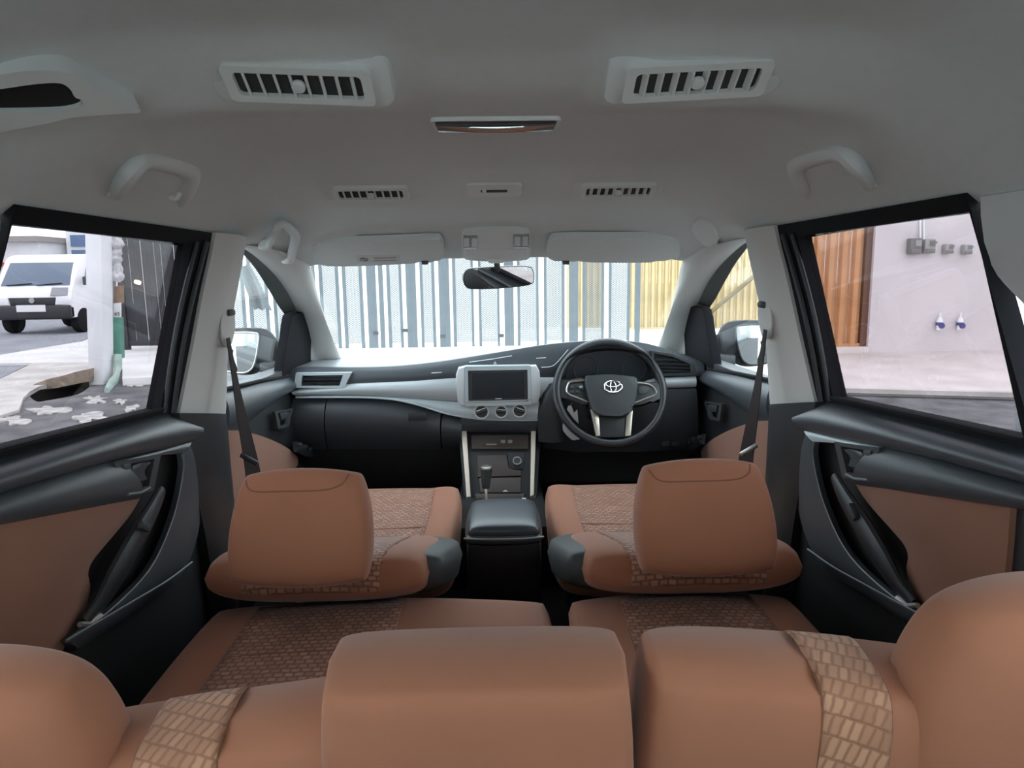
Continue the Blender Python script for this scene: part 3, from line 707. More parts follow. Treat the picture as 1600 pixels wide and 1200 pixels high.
# side vents
def side_vent(outer, inner, slats, label, mt=SILV):
    o = empty('side_vent', pix(*outer[0], y=2.42), parent=dash)
    o['label'] = label
    obj('vent_frame', ringplate(densify(PX(outer, y=2.414), 6), densify(PX(inner, y=2.414), 6), NB, 0.02), mt, o)
    obj('vent_back', plate(PX(inner, y=2.432), NB, 0.004), BLKM, o)
    for (xa, ya, xb, yb) in slats:
        a = pix(xa, ya, y=2.42); b = pix(xb, yb, y=2.42); obj('slat', ribbon([a, lerp(a, b, .5), b], 0.016, 0.0028, V(0, 0.92, 0.4)), BLK, o)
    return o
side_vent([(462, 583), (549, 582), (537, 607), (459, 606)], [(472, 587), (536, 586), (530, 603), (471, 603)], [(472, 592, 534, 591), (472, 597.5, 532, 597)], 'wide silver-edged vent')
side_vent([(1018, 548), (1050, 553), (1086, 568), (1089, 586), (1018, 588)], [(1022, 552), (1050, 557), (1078, 569), (1079, 582), (1022, 584)],
          [(1022, 560, 1060, 562), (1022, 566, 1076, 569), (1022, 572, 1078, 574), (1022, 578, 1078, 579)], 'tapered black vent', BLK)
# defroster grille on top
gr = pix(507, 566, y=2.60)
for k in range(6): obj('demister_fin', box(0.008, 0.05, 0.006, T(gr.x - 0.035 + 0.014 * k, 2.60, 1.068) @ Matrix.Rotation(0.5, 4, 'Z'), 0.001, 1), BLK, dash)
# audio unit
au = empty('audio_unit', pix(779, 603, y=2.40), parent=dash)
AY = 2.398
for w_ in ([(716, 575), (727, 572.5), (727.5, 634.5), (720, 634.5), (715, 628), (713, 605), (712.5, 585)], [(828, 571.5), (838, 571), (843, 580), (845, 600), (844, 620), (840, 630), (831, 632), (829, 632)]):
    obj('silver_wing', plate(PX(w_, y=AY + 0.004), NB, 0.05, 0.006, 0.004, 3), mat('pale_silver', (0.64, 0.67, 0.68), 0.35, metal=0.1), au)
obj('bezel', ringplate(densify(PX([(727, 572.5), (828, 571), (830, 632), (727, 635)], y=AY), 6), densify(PX([(731, 579), (824, 577.5), (825, 627), (732, 628)], y=AY), 6), NB, 0.05, 0.004), SILV, au)
sb = obj('screen_surround', plate(PX(crpx([(731, 580), (734, 578), (821, 577), (824, 580), (825, 623), (822, 626), (735, 628), (732, 625)], 2, True), y=AY), NB, 0.03, 0.001, 0.001), BLK, au)
obj('screen', plate(PX([(738, 583), (819, 581.5), (819, 622), (738, 623.5)], y=AY), NB, 0.002, 0, 0.0025), SCREEN, sb)
obj('screen_lip', tube(PX(crpx([(732, 625), (735, 627.5), (822, 625.5), (825, 622)], 3), y=AY - 0.006), 0.0022, 6), SATIN, sb)
obj('maker_mark', plate(PX([(774, 622.2), (784, 622), (784, 623.2), (774, 623.4)], y=AY), NB, 0.0005, 0, 0.0032), WHT, sb)
# climate knobs
for kx, ky, r, tw in ((752.5, 643.5, 10.5, 0.35), (783, 643.5, 9.0, -0.1), (811.5, 642, 9.8, -0.35)):
    c = pix(kx, ky, y=2.412); rr = r * 2.412 / FPX; Fm = frame(c, V(1, 0, 0), V(0, 0.3, 0.954), V(0, -0.954, 0.3))
    k = empty('climate_knob', c, parent=dash)
    obj('knob_ring', xf(ringplate([V(rr * 1.18 * math.cos(a), rr * 1.18 * math.sin(a), 0) for a in [2 * math.pi * i / 28 for i in range(28)]], [V(rr * 0.92 * math.cos(a), rr * 0.92 * math.sin(a), 0) for a in [2 * math.pi * i / 28 for i in range(28)]], V(0, 0, 1), 0.012, 0.008), Fm), SATIN, k)
    obj('dial', cyl(rr * 0.92, 0.010, Fm @ T(0, 0, 0.001), 28), BLK, k)
    obj('knob_blade', box(rr * 1.6, rr * 0.55, 0.016, Fm @ Matrix.Rotation(tw, 4, 'Z') @ T(0, 0, 0.012), 0.004), BLK, k)
    obj('knob_cap', box(rr * 1.5, rr * 0.16, 0.004, Fm @ Matrix.Rotation(tw, 4, 'Z') @ T(0, rr * 0.26, 0.020), 0.001), SATIN, k)
# instrument binnacle behind the wheel
ic = empty('instrument_cluster', pix(950, 575, y=2.45), parent=dash)
obj('cluster_hood', strip(PX(crpx([(872, 592), (884, 562), (910, 546), (955, 541), (1000, 547), (1020, 565), (1026, 592)]), y=2.37), PX(crpx([(880, 594), (890, 566), (914, 552), (955, 547), (996, 553), (1014, 568), (1018, 594)]), y=2.46), V(0, -0.5, 0.8), N=40, M=6, bulge=0.003, thick=0.008), BLK, ic)
obj('cluster_glass', plate(PX(crpx([(882, 594), (891, 566), (914, 552), (955, 547), (996, 553), (1013, 568), (1018, 594)], 4), y=2.445), NB, 0.005, 0, 0.02), SCREEN, ic)
for gx in (915, 990):
    c = pix(gx, 577, y=2.423); obj('gauge_ring', tube([c + V(0.042 * math.cos(a), 0, 0.042 * math.sin(a)) for a in [2 * math.pi * i / 30 for i in range(30)]], 0.0015, 5, True), SHELL, ic)
# column
wc = pix(953, 612, y=2.35); th = math.radians(28)
WN = V(0, -math.cos(th), math.sin(th)); WY = V(0, math.sin(th), math.cos(th)); WPL = (wc, WN)
cm = Pad(frame(wc - WN * 0.11, V(1, 0, 0), WY, WN), 0.15, 0.13, 0.07, 0.10, 4, 4, 0.5)
obj('column_shroud', cm.mesh(16, 16), BLK, dash, smooth=179)
a = pix(1022, 597, y=2.40)
obj('stalk', tube([wc - WN * 0.06 + V(0.06, 0, 0.02), a + V(-0.02, 0, 0.0), a + V(0.008, 0, 0.006)], lambda t: 0.006 + 0.004 * t, 8), SILV, dash)
a = pix(884, 600, y=2.40)
obj('stalk', tube([wc - WN * 0.06 + V(-0.06, 0, 0.02), a, a + V(-0.015, 0, 0.0)], lambda t: 0.006 + 0.004 * t, 8), BLK, dash)

# ================================================================== STEERING WHEEL
sw = empty('steering_wheel', wc, 'black three-spoke steering wheel with chrome trim and a badge on the hub', 'steering wheel')
rim = [wc + V(1, 0, 0) * 0.182 * math.cos(a) + WY * 0.182 * math.sin(a) for a in [2 * math.pi * i / 64 for i in range(64)]]
obj('rim', tube(rim, 0.0140, 14, True, up=WN), mat('leather', (0.03, 0.032, 0.035), 0.34, bump=0.25, bscale=700), sw)
W = lambda pts: PX(pts, pl=WPL)
WR = lambda pts: [p + WN * 0.008 for p in W(pts)]
obj('left_spoke', plate(W(crpx([(872, 596), (890, 594), (915, 593), (920, 632), (905, 630), (888, 624), (872, 622)], 3)), WN, 0.03, 0.006, 0.006), BLK, sw)['label'] = 'spoke with round buttons'
obj('right_spoke', plate(W(crpx([(990, 595), (1012, 598), (1036, 602), (1036, 624), (1020, 626), (1004, 632), (988, 634)], 3)), WN, 0.03, 0.006, 0.006), BLK, sw)
obj('lower_spoke', plate(W([(924, 640), (986, 640), (984, 684), (932, 684)]), WN, 0.03, 0.006, 0.004), BLK, sw)
hub = obj('hub_cover', plate(W(crpx([(913, 592.5), (922, 590.5), (953, 589), (984, 592), (994, 595), (993, 612), (989, 636), (984, 645), (977, 652), (955, 653), (934, 651), (926, 645), (921, 634), (915, 612)], 3, True)), WN, 0.03, 0.010, 0.026, 3), mat('hub', (0.045, 0.05, 0.054), 0.42, bump=0.2, bscale=600), sw)
obj('chrome_trim', tube(WR(crpx([(915, 596), (900, 596.5), (890, 598.5), (886, 606), (885.5, 613), (891, 618.5), (905, 624), (918, 629.5)], 4)), 0.0034, 8, flat=1.0), SATIN, sw)
obj('chrome_trim', tube(WR(crpx([(992, 599), (1008, 600.5), (1018, 604), (1024, 612), (1023, 618), (1012, 623), (1000, 627.5), (991, 631)], 4)), 0.0034, 8), SATIN, sw)
for q in ([(922, 641), (928, 643), (935, 650.5), (937, 682), (931, 682.5)], [(988, 642), (985, 682), (976, 683), (978, 652), (983, 646)]):
    obj('metal_insert', plate(W(q), WN, 0.01, 0.002, 0.012), mat('pale_gold', (0.72, 0.66, 0.55), 0.3, metal=0.7), sw)
for bx, by in ((893, 606), (893, 613), (902, 605), (902, 613), (909, 608)): obj('button', plate(W([(bx - 2.6, by - 2.2), (bx + 2.6, by - 2.2), (bx + 2.6, by + 2.2), (bx - 2.6, by + 2.2)]), WN, 0.006, 0.001, 0.009), SHELL, sw)
obj('button_mark', plate(W([(905, 604.5), (910, 604), (910, 607), (905, 607.5)]), WN, 0.006, 0, 0.0105), SILV, sw)
obj('button', plate(W(crpx([(998, 606), (1010, 605), (1014, 609), (1010, 615), (998, 617)], 3, True)), WN, 0.006, 0.001, 0.009), SHELL, sw)
# badge: oval ring with two crossing inner ovals
bc = pix(956, 608.5, pl=WPL) + WN * 0.028; u = 2.35 / FPX
def oval(cx, cy, rx, ry, r): return tube([bc + V(1, 0, 0) * (cx + rx * math.cos(a)) + WY * (cy + ry * math.sin(a)) for a in [2 * math.pi * i / 32 for i in range(32)]], r, 6, True, up=WN)
bd = obj('badge', oval(0, 0, 14 * u, 9.6 * u, 0.0026), CHROME, hub)
bd2 = obj('badge_oval', oval(0, 4.2 * u, 11 * u, 4.6 * u, 0.0018), CHROME, hub)
obj('badge_oval', oval(0, 0, 4.4 * u, 9 * u, 0.0018), CHROME, hub)
obj('badge_plate', plate([bc - WN * 0.003 + V(1, 0, 0) * 13.5 * u * math.cos(a) + WY * 9.2 * u * math.sin(a) for a in [2 * math.pi * i / 28 for i in range(28)]], WN, 0.003), SHELL, hub)
# paper key tags hanging at the column
kt = empty('key_tag', pix(893, 660, y=2.38), 'white paper tags hanging from the ignition key behind the steering wheel', 'key tag')
obj('upper_tag', plate(PX([(886, 640), (888, 634), (893, 634), (897, 645), (902, 640), (904, 662), (897, 655)], y=2.385), V(0.2, -1, 0.2), 0.0015), WHT, kt)
obj('lower_tag', plate(PX(crpx([(880, 661), (884, 663), (906, 684), (901, 687), (893, 687), (880, 673)], 2, True), y=2.375), V(0.2, -1, 0.2), 0.0015), mat('tag_grey', (0.45, 0.46, 0.48), 0.6), kt)
obj('key_ring', tube(cr([pix(890, 634, y=2.39), pix(896, 628, y=2.42), pix(903, 624, y=2.44)], 4), 0.0015, 6), SATIN, kt)

# ================================================================== CENTRE CONSOLE
CPL = (V(0, 2.45, 0.83), V(0, -0.75, 0.66).normalized()); CN = CPL[1]
C = lambda pts: PX(pts, pl=CPL)
cc = empty('centre_console', (0, 2.3, 0.45), 'black lower centre console with two champagne trim bars', 'console')
obj('console_body', bb(-0.145, 0.145, 2.02, 2.62, 0.45, 0.645, 0.01), BLKM, cc)
obj('console_face', plate(C([(716, 672), (846, 672), (838, 790), (726, 790)]), CN, 0.04, 0.004, -0.016), BLK, cc)
obj('champagne_bar', plate(C([(721, 674), (729, 674), (735.5, 777), (729, 778)]), CN, 0.035, 0.003, 0.006), CHAMP, cc)
obj('champagne_bar', plate(C([(830, 674), (837.5, 674), (834, 774), (828.5, 777)]), CN, 0.035, 0.003, 0.006), CHAMP, cc)
for q in ([(735, 778), (742, 790), (732, 792), (726, 776)], [(829, 777), (838, 774), (834, 790), (822, 790)]): obj('bar_foot', plate(C(q), CN, 0.03, 0.003, 0.002), BLK, cc)
up_ = obj('button_panel', plate(C([(736, 679), (826, 678), (825, 700), (737, 700)]), CN, 0.02, 0.002, -0.006), BRN, cc)
obj('port_panel', plate(C([(755, 683), (805, 682), (805, 696), (755, 696)]), CN, 0.004, 0.001, -0.004), BRN, up_)
obj('port_slot', plate(C([(760, 693), (776, 693), (776, 694.5), (760, 694.5)]), CN, 0.003, 0, -0.002), SATIN, up_)
for bx in (786, 797): obj('button', plate(C([(bx - 3.5, 687), (bx + 3.5, 687), (bx + 3.5, 692), (bx - 3.5, 692)]), CN, 0.005, 0.001, 0.0), SATIN, up_)
obj('tray_lid', plate(C([(746, 710), (792, 709), (794, 732), (814, 733), (814, 742), (746, 744)]), CN, 0.02, 0.003, -0.006), BRN, cc)
dl = obj('drawer', plate(C([(748, 745), (814, 744), (813, 768), (750, 768)]), CN, 0.02, 0.003, -0.008), BRN, cc)
obj('drawer_mark', plate(C([(785, 767), (789.5, 764.5), (794, 767)]), CN, 0.003, 0, -0.005), WHT, dl)
obj('lower_tray', plate(C([(742, 770), (820, 770), (818, 780), (744, 780)]), CN, 0.02, 0.003, -0.004), BRN, cc)
sk = obj('socket_plate', plate(C([(793, 705), (820, 705), (818, 731), (795, 731)]), CN, 0.02, 0.002, -0.008), BLK, cc)
c = pix(808, 719.5, pl=CPL) - CN * 0.004; Fm = frame(c, V(1, 0, 0), CN.cross(V(1, 0, 0)), CN)
obj('socket_ring', xf(ringplate([V(0.0155 * math.cos(a), 0.0155 * math.sin(a), 0) for a in [2 * math.pi * i / 24 for i in range(24)]], [V(0.012 * math.cos(a), 0.012 * math.sin(a), 0) for a in [2 * math.pi * i / 24 for i in range(24)]], V(0, 0, 1), 0.006, 0.004), Fm), SATIN, sk)
obj('socket_cap', cyl(0.011, 0.004, Fm, 20), SHELL, sk)
# gear lever
gl = empty('gear_lever', pix(760, 790, y=2.16), 'black gear lever with a silver-capped knob', 'gear lever')
ga, gb_ = pix(760, 733, y=2.20), pix(759, 764, y=2.18)
obj('shaft', tube([pix(761, 800, y=2.16), gb_], 0.006, 10), SATIN, gl)
obj('knob', tube(cr([gb_, lerp(gb_, ga, .35), lerp(gb_, ga, .8), ga], 5), lambda t: 0.010 + 0.010 * t ** 0.7, 16), SHELL, gl)
obj('knob_cap', cyl(0.0195, 0.012, T(*(ga + V(0, 0, 0.004))) , 20, bev=0.004), SATIN, gl)
# armrest box
ab = empty('armrest_box', (0.005, 1.86, 0.45), 'black console box with a padded grey lid between the front seats', 'armrest box')
obj('box_body', box(0.192, 0.25, 0.27, T(0.005, 1.838, 0.585), 0.014), mat('box_black', (0.016, 0.014, 0.014), 0.6), ab)
lid = Pad(frame(V(0.005, 1.84, 0.735), V(1, 0, 0), V(0, 1, 0), V(0, 0, 1)), 0.198, 0.25, 0.028, 0.010, 3.2, 4, 0.25)
ld = obj('lid', lid.mesh(20, 20), VINYL, ab, smooth=179)
rb = Pad(frame(V(0.005, 1.835, 0.724), V(1, 0, 0), V(0, 1, 0), V(0, 0, 1)), 0.206, 0.262, 0.010, 0.016, 8, 8, 0.2)
obj('lid_base', rb.mesh(16, 16), VINYL, ab, smooth=179)
obj('lid_edge', tube(cr([V(0.005 - 0.102, 1.72, 0.728), V(0.005 - 0.05, 1.704, 0.730), V(0.005 + 0.05, 1.704, 0.730), V(0.005 + 0.102, 1.72, 0.728)], 5), 0.003, 6), SATIN, ab)
obj('latch', box(0.014, 0.010, 0.014, T(0.065, 1.955, 0.748), 0.003), SILV, ab)
# pedals
for px, py, plab in ((925, 742, 'grey brake pedal under the steering wheel, beside the console'), (962, 748, 'grey accelerator pedal under the steering wheel, beside the door')):
    c = pix(px, py, y=2.72)
    t = empty('pedal', c, plab, 'pedal', 'foot pedals')
    obj('pad', box(0.07, 0.02, 0.05, T(*c) @ Matrix.Rotation(-0.6, 4, 'X'), 0.006), SHELL, t)
    obj('arm', tube([c + V(0, 0.01, 0.02), c + V(0, 0.05, 0.10), c + V(0, 0.12, 0.22)], 0.008, 8), RUB, t)

# ================================================================== SEATS
def bol(h, a=0.55):
    return lambda u, v: h * sstep(a, 0.92, abs(u)) 
def seam(p, uv, parent, r=0.0018): return obj('seam', p.line(uv, r, -0.0006), mat('seam', (0.20, 0.085, 0.045), 0.8), parent)
X, Y, Z = V(1, 0, 0), V(0, 1, 0), V(0, 0, 1)
for s in (-1, 1):
    cx = -0.375 if s < 0 else 0.388
    t = empty('front_seat', (cx, 1.9, 0.45), ('reclined front passenger seat in tan cloth, behind the glove box' if s < 0 else 'reclined driver seat in tan cloth, behind the steering wheel'), 'car seat')
    # cushion
    cu = Pad(frame(V(cx, 1.955, 0.675), X, V(0, 0.998, 0.05).normalized(), V(0, -0.05, 0.998).normalized()), 0.515, 0.52, 0.042, 0.14, 5, 4, 0.22, dz=bol(0.016))
    obj('cushion', cu.mesh(), TAN, t, smooth=179)
    ci = obj('cushion_insert', cu.patch(-0.66, 0.66, -0.9, 0.80), PAT, t, smooth=179)
    obj('cushion_insert_seam', cu.line([(-0.66, -0.42), (0, -0.44), (0.66, -0.42)], 0.003, 0.0), TAN, ci)
    # back, leaning far to the rear
    ay = V(0, -0.955, 0.297).normalized(); az = V(0, 0.297, 0.955).normalized()
    bcen = V(cx + (0.012 if s < 0 else -0.012), 1.50, 0.760)
    bk = Pad(frame(bcen, -X, ay, az), 0.475, 0.51, 0.050, 0.060, 3.4, 3.2, 0.40, taper=-0.02, dz=bol(0.014, 0.35))
    obj('backrest', bk.mesh(), TAN, t, smooth=179)
    obj('backrest_insert', bk.wrap(-0.62, 0.62, -58, 104, 0.002, 14, 50), PAT, t, smooth=179)
    for sg in (-1, 1): seam(bk, [(sg * 0.63, v) for v in (-0.85, -0.5, 0, 0.5, 0.86, 0.97)], t)
    # dark plastic shell wraps the back and the inboard side
    sh = Pad(frame(bcen + V(-s * 0.034, 0.04, -0.004), -X, ay, az), 0.472, 0.49, 0.040, 0.066, 4, 4, 0.42)
    obj('back_shell', sh.mesh(28, 28), SHELL, t, smooth=179)
    obj('seat_base', bb(cx - 0.21, cx + 0.21, 1.78, 2.14, 0.45, 0.58, 0.02), BLKM, t)
    # head restraint
    hx = -0.362 if s < 0 else 0.370; hz = 0.946 if s < 0 else 0.950
    tl = math.radians(24); hy = V(0, math.sin(tl), math.cos(tl)); hn = V(0, -math.cos(tl), math.sin(tl))
    h = Pad(frame(V(hx, 1.235, hz), X, hy, hn), 0.250, 0.215, 0.050, 0.065, 4.5, 3.6, 0.42, taper=-0.06)
    hr = obj('head_restraint', h.mesh(), TAN, t, smooth=179)
    uv = crpx([(-0.90, 0.84), (-0.78, 0.66), (-0.60, 0.58), (-0.2, 0.56), (0.2, 0.56), (0.50, 0.60), (0.70, 0.72), (0.80, 0.90)], 4)
    seam(h, uv, hr)
    for k in (-0.06, 0.06): obj('post', tube([V(hx + k, 1.245, hz - 0.06), V(hx + k, 1.30, hz - 0.13)], 0.006, 8), CHROME, t)

# second row: wide bench on the left, narrow bench on the right
def rear(name, label, xa, xb, topz, slope, pats, cpats, heads, seams):
    cx = (xa + xb) / 2; w_ = xb - xa
    t = empty(name, (cx, 0.95, 0.45), label, 'car seat')
    cu = Pad(frame(V(cx, 1.02, 0.695), X, V(0, 0.998, 0.04).normalized(), V(0, -0.04, 0.998).normalized()), w_ - 0.015, 0.70, 0.048, 0.15, 7, 5, 0.14, dz=lambda u, v: 0.006 * math.cos(3 * u))
    obj('cushion', cu.mesh(), TAN, t, smooth=179)
    for (pa, pb) in cpats:
        ua, ub = (pa - cx) / (w_ / 2), (pb - cx) / (w_ / 2)
        pi = obj('cushion_insert', cu.patch(ua, ub, -0.9, 0.90), PAT, t, smooth=179)
        obj('cross_seam', cu.line([(lerp(ua, ub, k / 6), 0.36) for k in range(7)], 0.003, 0.0), mat('seam', (0.20, 0.085, 0.045), 0.8), pi)
        for q in (ua, ub): seam(cu, [(q, v) for v in (-0.9, -0.5, 0, 0.5, 0.92)], t)
    obj('cushion_base', bb(xa + 0.03, xb - 0.03, 0.78, 1.26, 0.45, 0.60, 0.02), BLKM, t)
    ay = V(0, -0.22, 0.975).normalized(); az = V(0, -0.975, -0.22).normalized()
    c = V(cx, 0.60, topz) - ay * 0.28
    bk = Pad(frame(c, X, ay, az), w_, 0.56, 0.055, 0.075, 6, 4.5, 0.18, bend=lambda p: Vector((p.x, p.y + (slope(p.x / (w_ / 2)) if p.y > 0.1 else slope(p.x / (w_ / 2)) * max(0, p.y / 0.1)), p.z)))
    obj('backrest', bk.mesh(40, 34), TAN, t, smooth=179)
    for (pa, pb) in pats:
        ua, ub = (pa - cx) / (w_ / 2), (pb - cx) / (w_ / 2)
        obj('backrest_insert', bk.wrap(ua, ub, 20, 130), PATB, t, smooth=179)
        for q in (ua, ub): seam(bk, [(q, v) for v in (0.2, 0.5, 0.8, 0.9, 0.95, 0.98, 0.995, 0.999)], t)
    for (hx, hyy, ht, hw, hl, n, cc_, tp) in heads:
        tl = math.radians(-6); hy = V(0, math.sin(tl), math.cos(tl)); hn = V(0, -math.cos(tl), math.sin(tl))
        h = Pad(frame(V(hx, hyy, ht - hl / 2), X, hy, hn), hw, hl, 0.055, 0.055, n, n, cc_, taper=tp)
        hr = obj('head_restraint', h.mesh(34, 34), TAN, t, smooth=179)
        for k in (-0.06, 0.06): obj('post', tube([V(hx + k, hyy, ht - hl + 0.02), V(hx + k, hyy + 0.02, ht - hl - 0.06)], 0.006, 8), CHROME, t)
    return t
rear('wide_bench', 'wide tan cloth bench of the second row with two head restraints', -0.60, 0.112, 0.985, lambda u: 0.012 + 0.055 * u, [(-0.335, -0.255)], [(-0.495, -0.195)],
     [(-0.024, 0.60, 1.062, 0.282, 0.20, 7, 0.10, -0.03), (-0.488, 0.60, 1.068, 0.27, 0.22, 3.2, 0.65, -0.05)], [])
rear('narrow_bench', 'narrow tan cloth second-row seat with a single tall head restraint', 0.118, 0.60, 1.016, lambda u: 0.016 - 0.042 * u, [(0.275, 0.340)], [(0.225, 0.505)],
     [(0.498, 0.59, 1.125, 0.28, 0.25, 3.0, 0.65, -0.06)], [])

# ================================================================== FRONT SEAT BELTS
for s in (-1, 1):
    f = (lambda L: L) if s > 0 else mirx
    a0 = f([pix(1196, 500, x=0.655)])[0]
    t = empty('seat_belt', a0, ('dark front seat belt hanging by the pillar on the ' + SIDE[s]), 'seat belt')
    cv = f(PX([(1186, 470), (1203, 474), (1208, 500), (1204, 526), (1193, 528), (1187, 505)], x=0.655))
    gd = obj('height_adjuster', plate(cr(cv, 3, True), V(-s * 0.6, -0.8, 0), 0.035, 0.008, 0.01, 3), PILL, t)
    ring = f([pix(1192, 476, x=0.650)])[0]
    obj('guide_slot', box(0.018, 0.04, 0.016, T(*ring), 0.006), SHELL, gd)
    pts = f([pix(1196, 515, x=0.640), pix(1190, 560, x=0.635), pix(1183, 610, x=0.625), pix(1174, 665, x=0.612), pix(1166, 715, x=0.60), pix(1160, 770, x=0.585)])
    n = 25; P = resample(cr(pts, 6), n)
    wd = [V(s * 0.75 * sstep(0.0, 1, i / n) + 0.05 * s, -0.75, 0).normalized() for i in range(n)]
    obj('webbing', ribbon(P, lambda q: 0.016 + 0.026 * q, 0.0025, wd), BELT, t)
    tg = f([pix(1170, 703, x=0.598)])[0]
    obj('tongue', box(0.046, 0.008, 0.012, T(*tg) @ Matrix.Rotation(-s * 0.55, 4, 'Y'), 0.003), SATIN if s > 0 else BLK, t)

# ================================================================== OUTSIDE
ASPH = mat('asphalt', (0.12, 0.12, 0.124), 0.9, noise=0.35, nscale=3.0, bump=0.6, bscale=60, bdist=0.01)
ROADM = mat('road', (0.24, 0.255, 0.28), 0.85, noise=0.12, nscale=1.2, bump=0.4, bscale=80, bdist=0.005)
CONC = mat('concrete', (0.50, 0.48, 0.45), 0.9, noise=0.16, nscale=2.5, bump=0.5, bscale=40, bdist=0.006)
CONCP = mat('pink_concrete', (0.58, 0.52, 0.50), 0.9, noise=0.10, nscale=1.6, bump=0.4, bscale=40, bdist=0.004)
CONCW = mat('pale_paving', (0.66, 0.66, 0.64), 0.9, noise=0.08, nscale=1.5)
WALLP = mat('wall_paint', (0.60, 0.555, 0.56), 0.85, noise=0.04, nscale=1.2, bump=0.3, bscale=50, bdist=0.004)
WALLW = mat('white_paint', (0.78, 0.80, 0.81), 0.85, noise=0.05, nscale=1.5, bump=0.3, bscale=30, bdist=0.004)
ORNG = mat('orange_metal', (0.50, 0.25, 0.11), 0.55, noise=0.10, nscale=2.0)
YELL = mat('yellow_metal', (0.50, 0.37, 0.18), 0.55, noise=0.10, nscale=2.0)
GATEM = mat('gate_paint', (0.075, 0.087, 0.098), 0.5, noise=0.10, nscale=4.0)
GATED = mat('dark_gate_paint', (0.020, 0.020, 0.024), 0.6, noise=0.2, nscale=5.0)
MESHM = mat('mesh_paint', (0.12, 0.135, 0.14), 0.6)
BRNM = mat('brown_frame', (0.13, 0.06, 0.035), 0.6)
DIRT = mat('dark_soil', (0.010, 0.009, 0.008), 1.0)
RUBB = mat('broken_concrete', (0.26, 0.21, 0.16), 0.95, noise=0.25, nscale=8, bump=0.8, bscale=20, bdist=0.02)
GREEN = mat('faded_green', (0.10, 0.27, 0.20), 0.7, noise=0.15, nscale=12)
GREENP = mat('pale_green_cloth', (0.38, 0.50, 0.44), 0.8, noise=0.12, nscale=9)

# ---- ground, with a rectangular pit left open in it
hole = [pix(a, b, z=0.0) for a, b in crpx([(44, 614), (62, 606), (100, 600), (140, 594), (140, 604), (122, 616), (100, 621), (72, 626), (56, 627)], 3, True)]
hc = sum(hole, V(0, 0, 0)) / len(hole)
hole.sort(key=lambda p: math.atan2(p.y - hc.y, p.x - hc.x))
far = [hc + V(math.cos(math.atan2(p.y - hc.y, p.x - hc.x)) * 70, math.sin(math.atan2(p.y - hc.y, p.x - hc.x)) * 70, 0) for p in hole]
gr = empty('ground', (0, 0, 0), 'dark patched asphalt in front of the houses', 'asphalt', kind='structure')
def flat(x0, x1, y0, y1, z): return bb(x0, x1, y0, y1, z - 0.06, z)
obj('asphalt_area', ringplate(far, hole, V(0, 0, 1), 0.06), ASPH, gr, smooth=0)
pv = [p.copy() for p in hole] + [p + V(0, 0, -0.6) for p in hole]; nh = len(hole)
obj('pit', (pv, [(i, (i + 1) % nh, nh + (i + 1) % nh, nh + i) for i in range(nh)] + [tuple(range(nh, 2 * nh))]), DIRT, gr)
obj('bounce_slab', flat(-9, 9, -25, -1.6, 0.02), CONC, label='unseen pale concrete slab added behind the car to bounce light', cat='bounce_slab', kind='structure')  # unseen pale slab, added to bounce light onto the rear headrests
ZG = lambda pts, z=0.0: PX(pts, z=z)
UPV = V(0, 0, 1)
obj('road', plate(ZG([(-900, 700), (-400, 700), (-150, 655), (0, 591), (60, 562), (135, 529), (192, 505), (192, 470), (-900, 470)], 0.012), UPV, 0.02), ROADM, label='grey asphalt street behind the white pillar', cat='road', kind='structure')
obj('sidewalk', plate(ZG([(-150, 657), (0, 592), (60, 563), (135, 530), (192, 506), (230, 530), (230, 560), (192, 575), (176, 592), (139, 590), (62, 603), (46, 612), (36, 622), (30, 640), (10, 646), (-150, 690)], 0.03), UPV, 0.05, 0.006), CONC, label='pale worn concrete pavement beside the street', cat='pavement', kind='structure')
# broken slab over the pit
e = [pix(58, 611, z=0.0), pix(140, 598, z=0.0)]; yb = (e[0].y + e[1].y) / 2
top = [pix(a, b, y=yb) for a, b in crpx([(138, 577), (118, 581), (96, 588), (76, 592), (62, 597), (48, 603), (34, 611)], 2)]
bot = [pix(a, b, y=yb) for a, b in ((46, 613), (62, 610), (90, 606), (138, 597))]
obj('broken_slab', plate(top + bot, V(0, -1, 0), 0.5, 0.01), RUBB, label='broken concrete slab edge over the dark hole by the pillar', cat='slab')
# mortar patches
for k, (px, py, rx, ry) in enumerate(((75, 641, 32, 7), (148, 624, 17, 7), (137, 652, 27, 9), (188, 627, 10, 5), (206, 637, 12, 6), (20, 655, 30, 7), (208, 601, 14, 3))):
    pts = []; rnd = random.Random(k)
    for i in range(18):
        a = 2 * math.pi * i / 18; r = 0.35 + 0.95 * rnd.random(); pts.append((px + rx * r * math.cos(a), py + ry * r * math.sin(a)))
    obj('mortar_patch', plate(ZG(crpx(pts, 2, True), 0.012), UPV, 0.015, 0.004), mat('mortar', (0.40, 0.39, 0.37), 0.95, noise=0.3, nscale=10), label='pale dried mortar patch spread on the dark asphalt', cat='mortar patch', group='mortar patches on the asphalt')

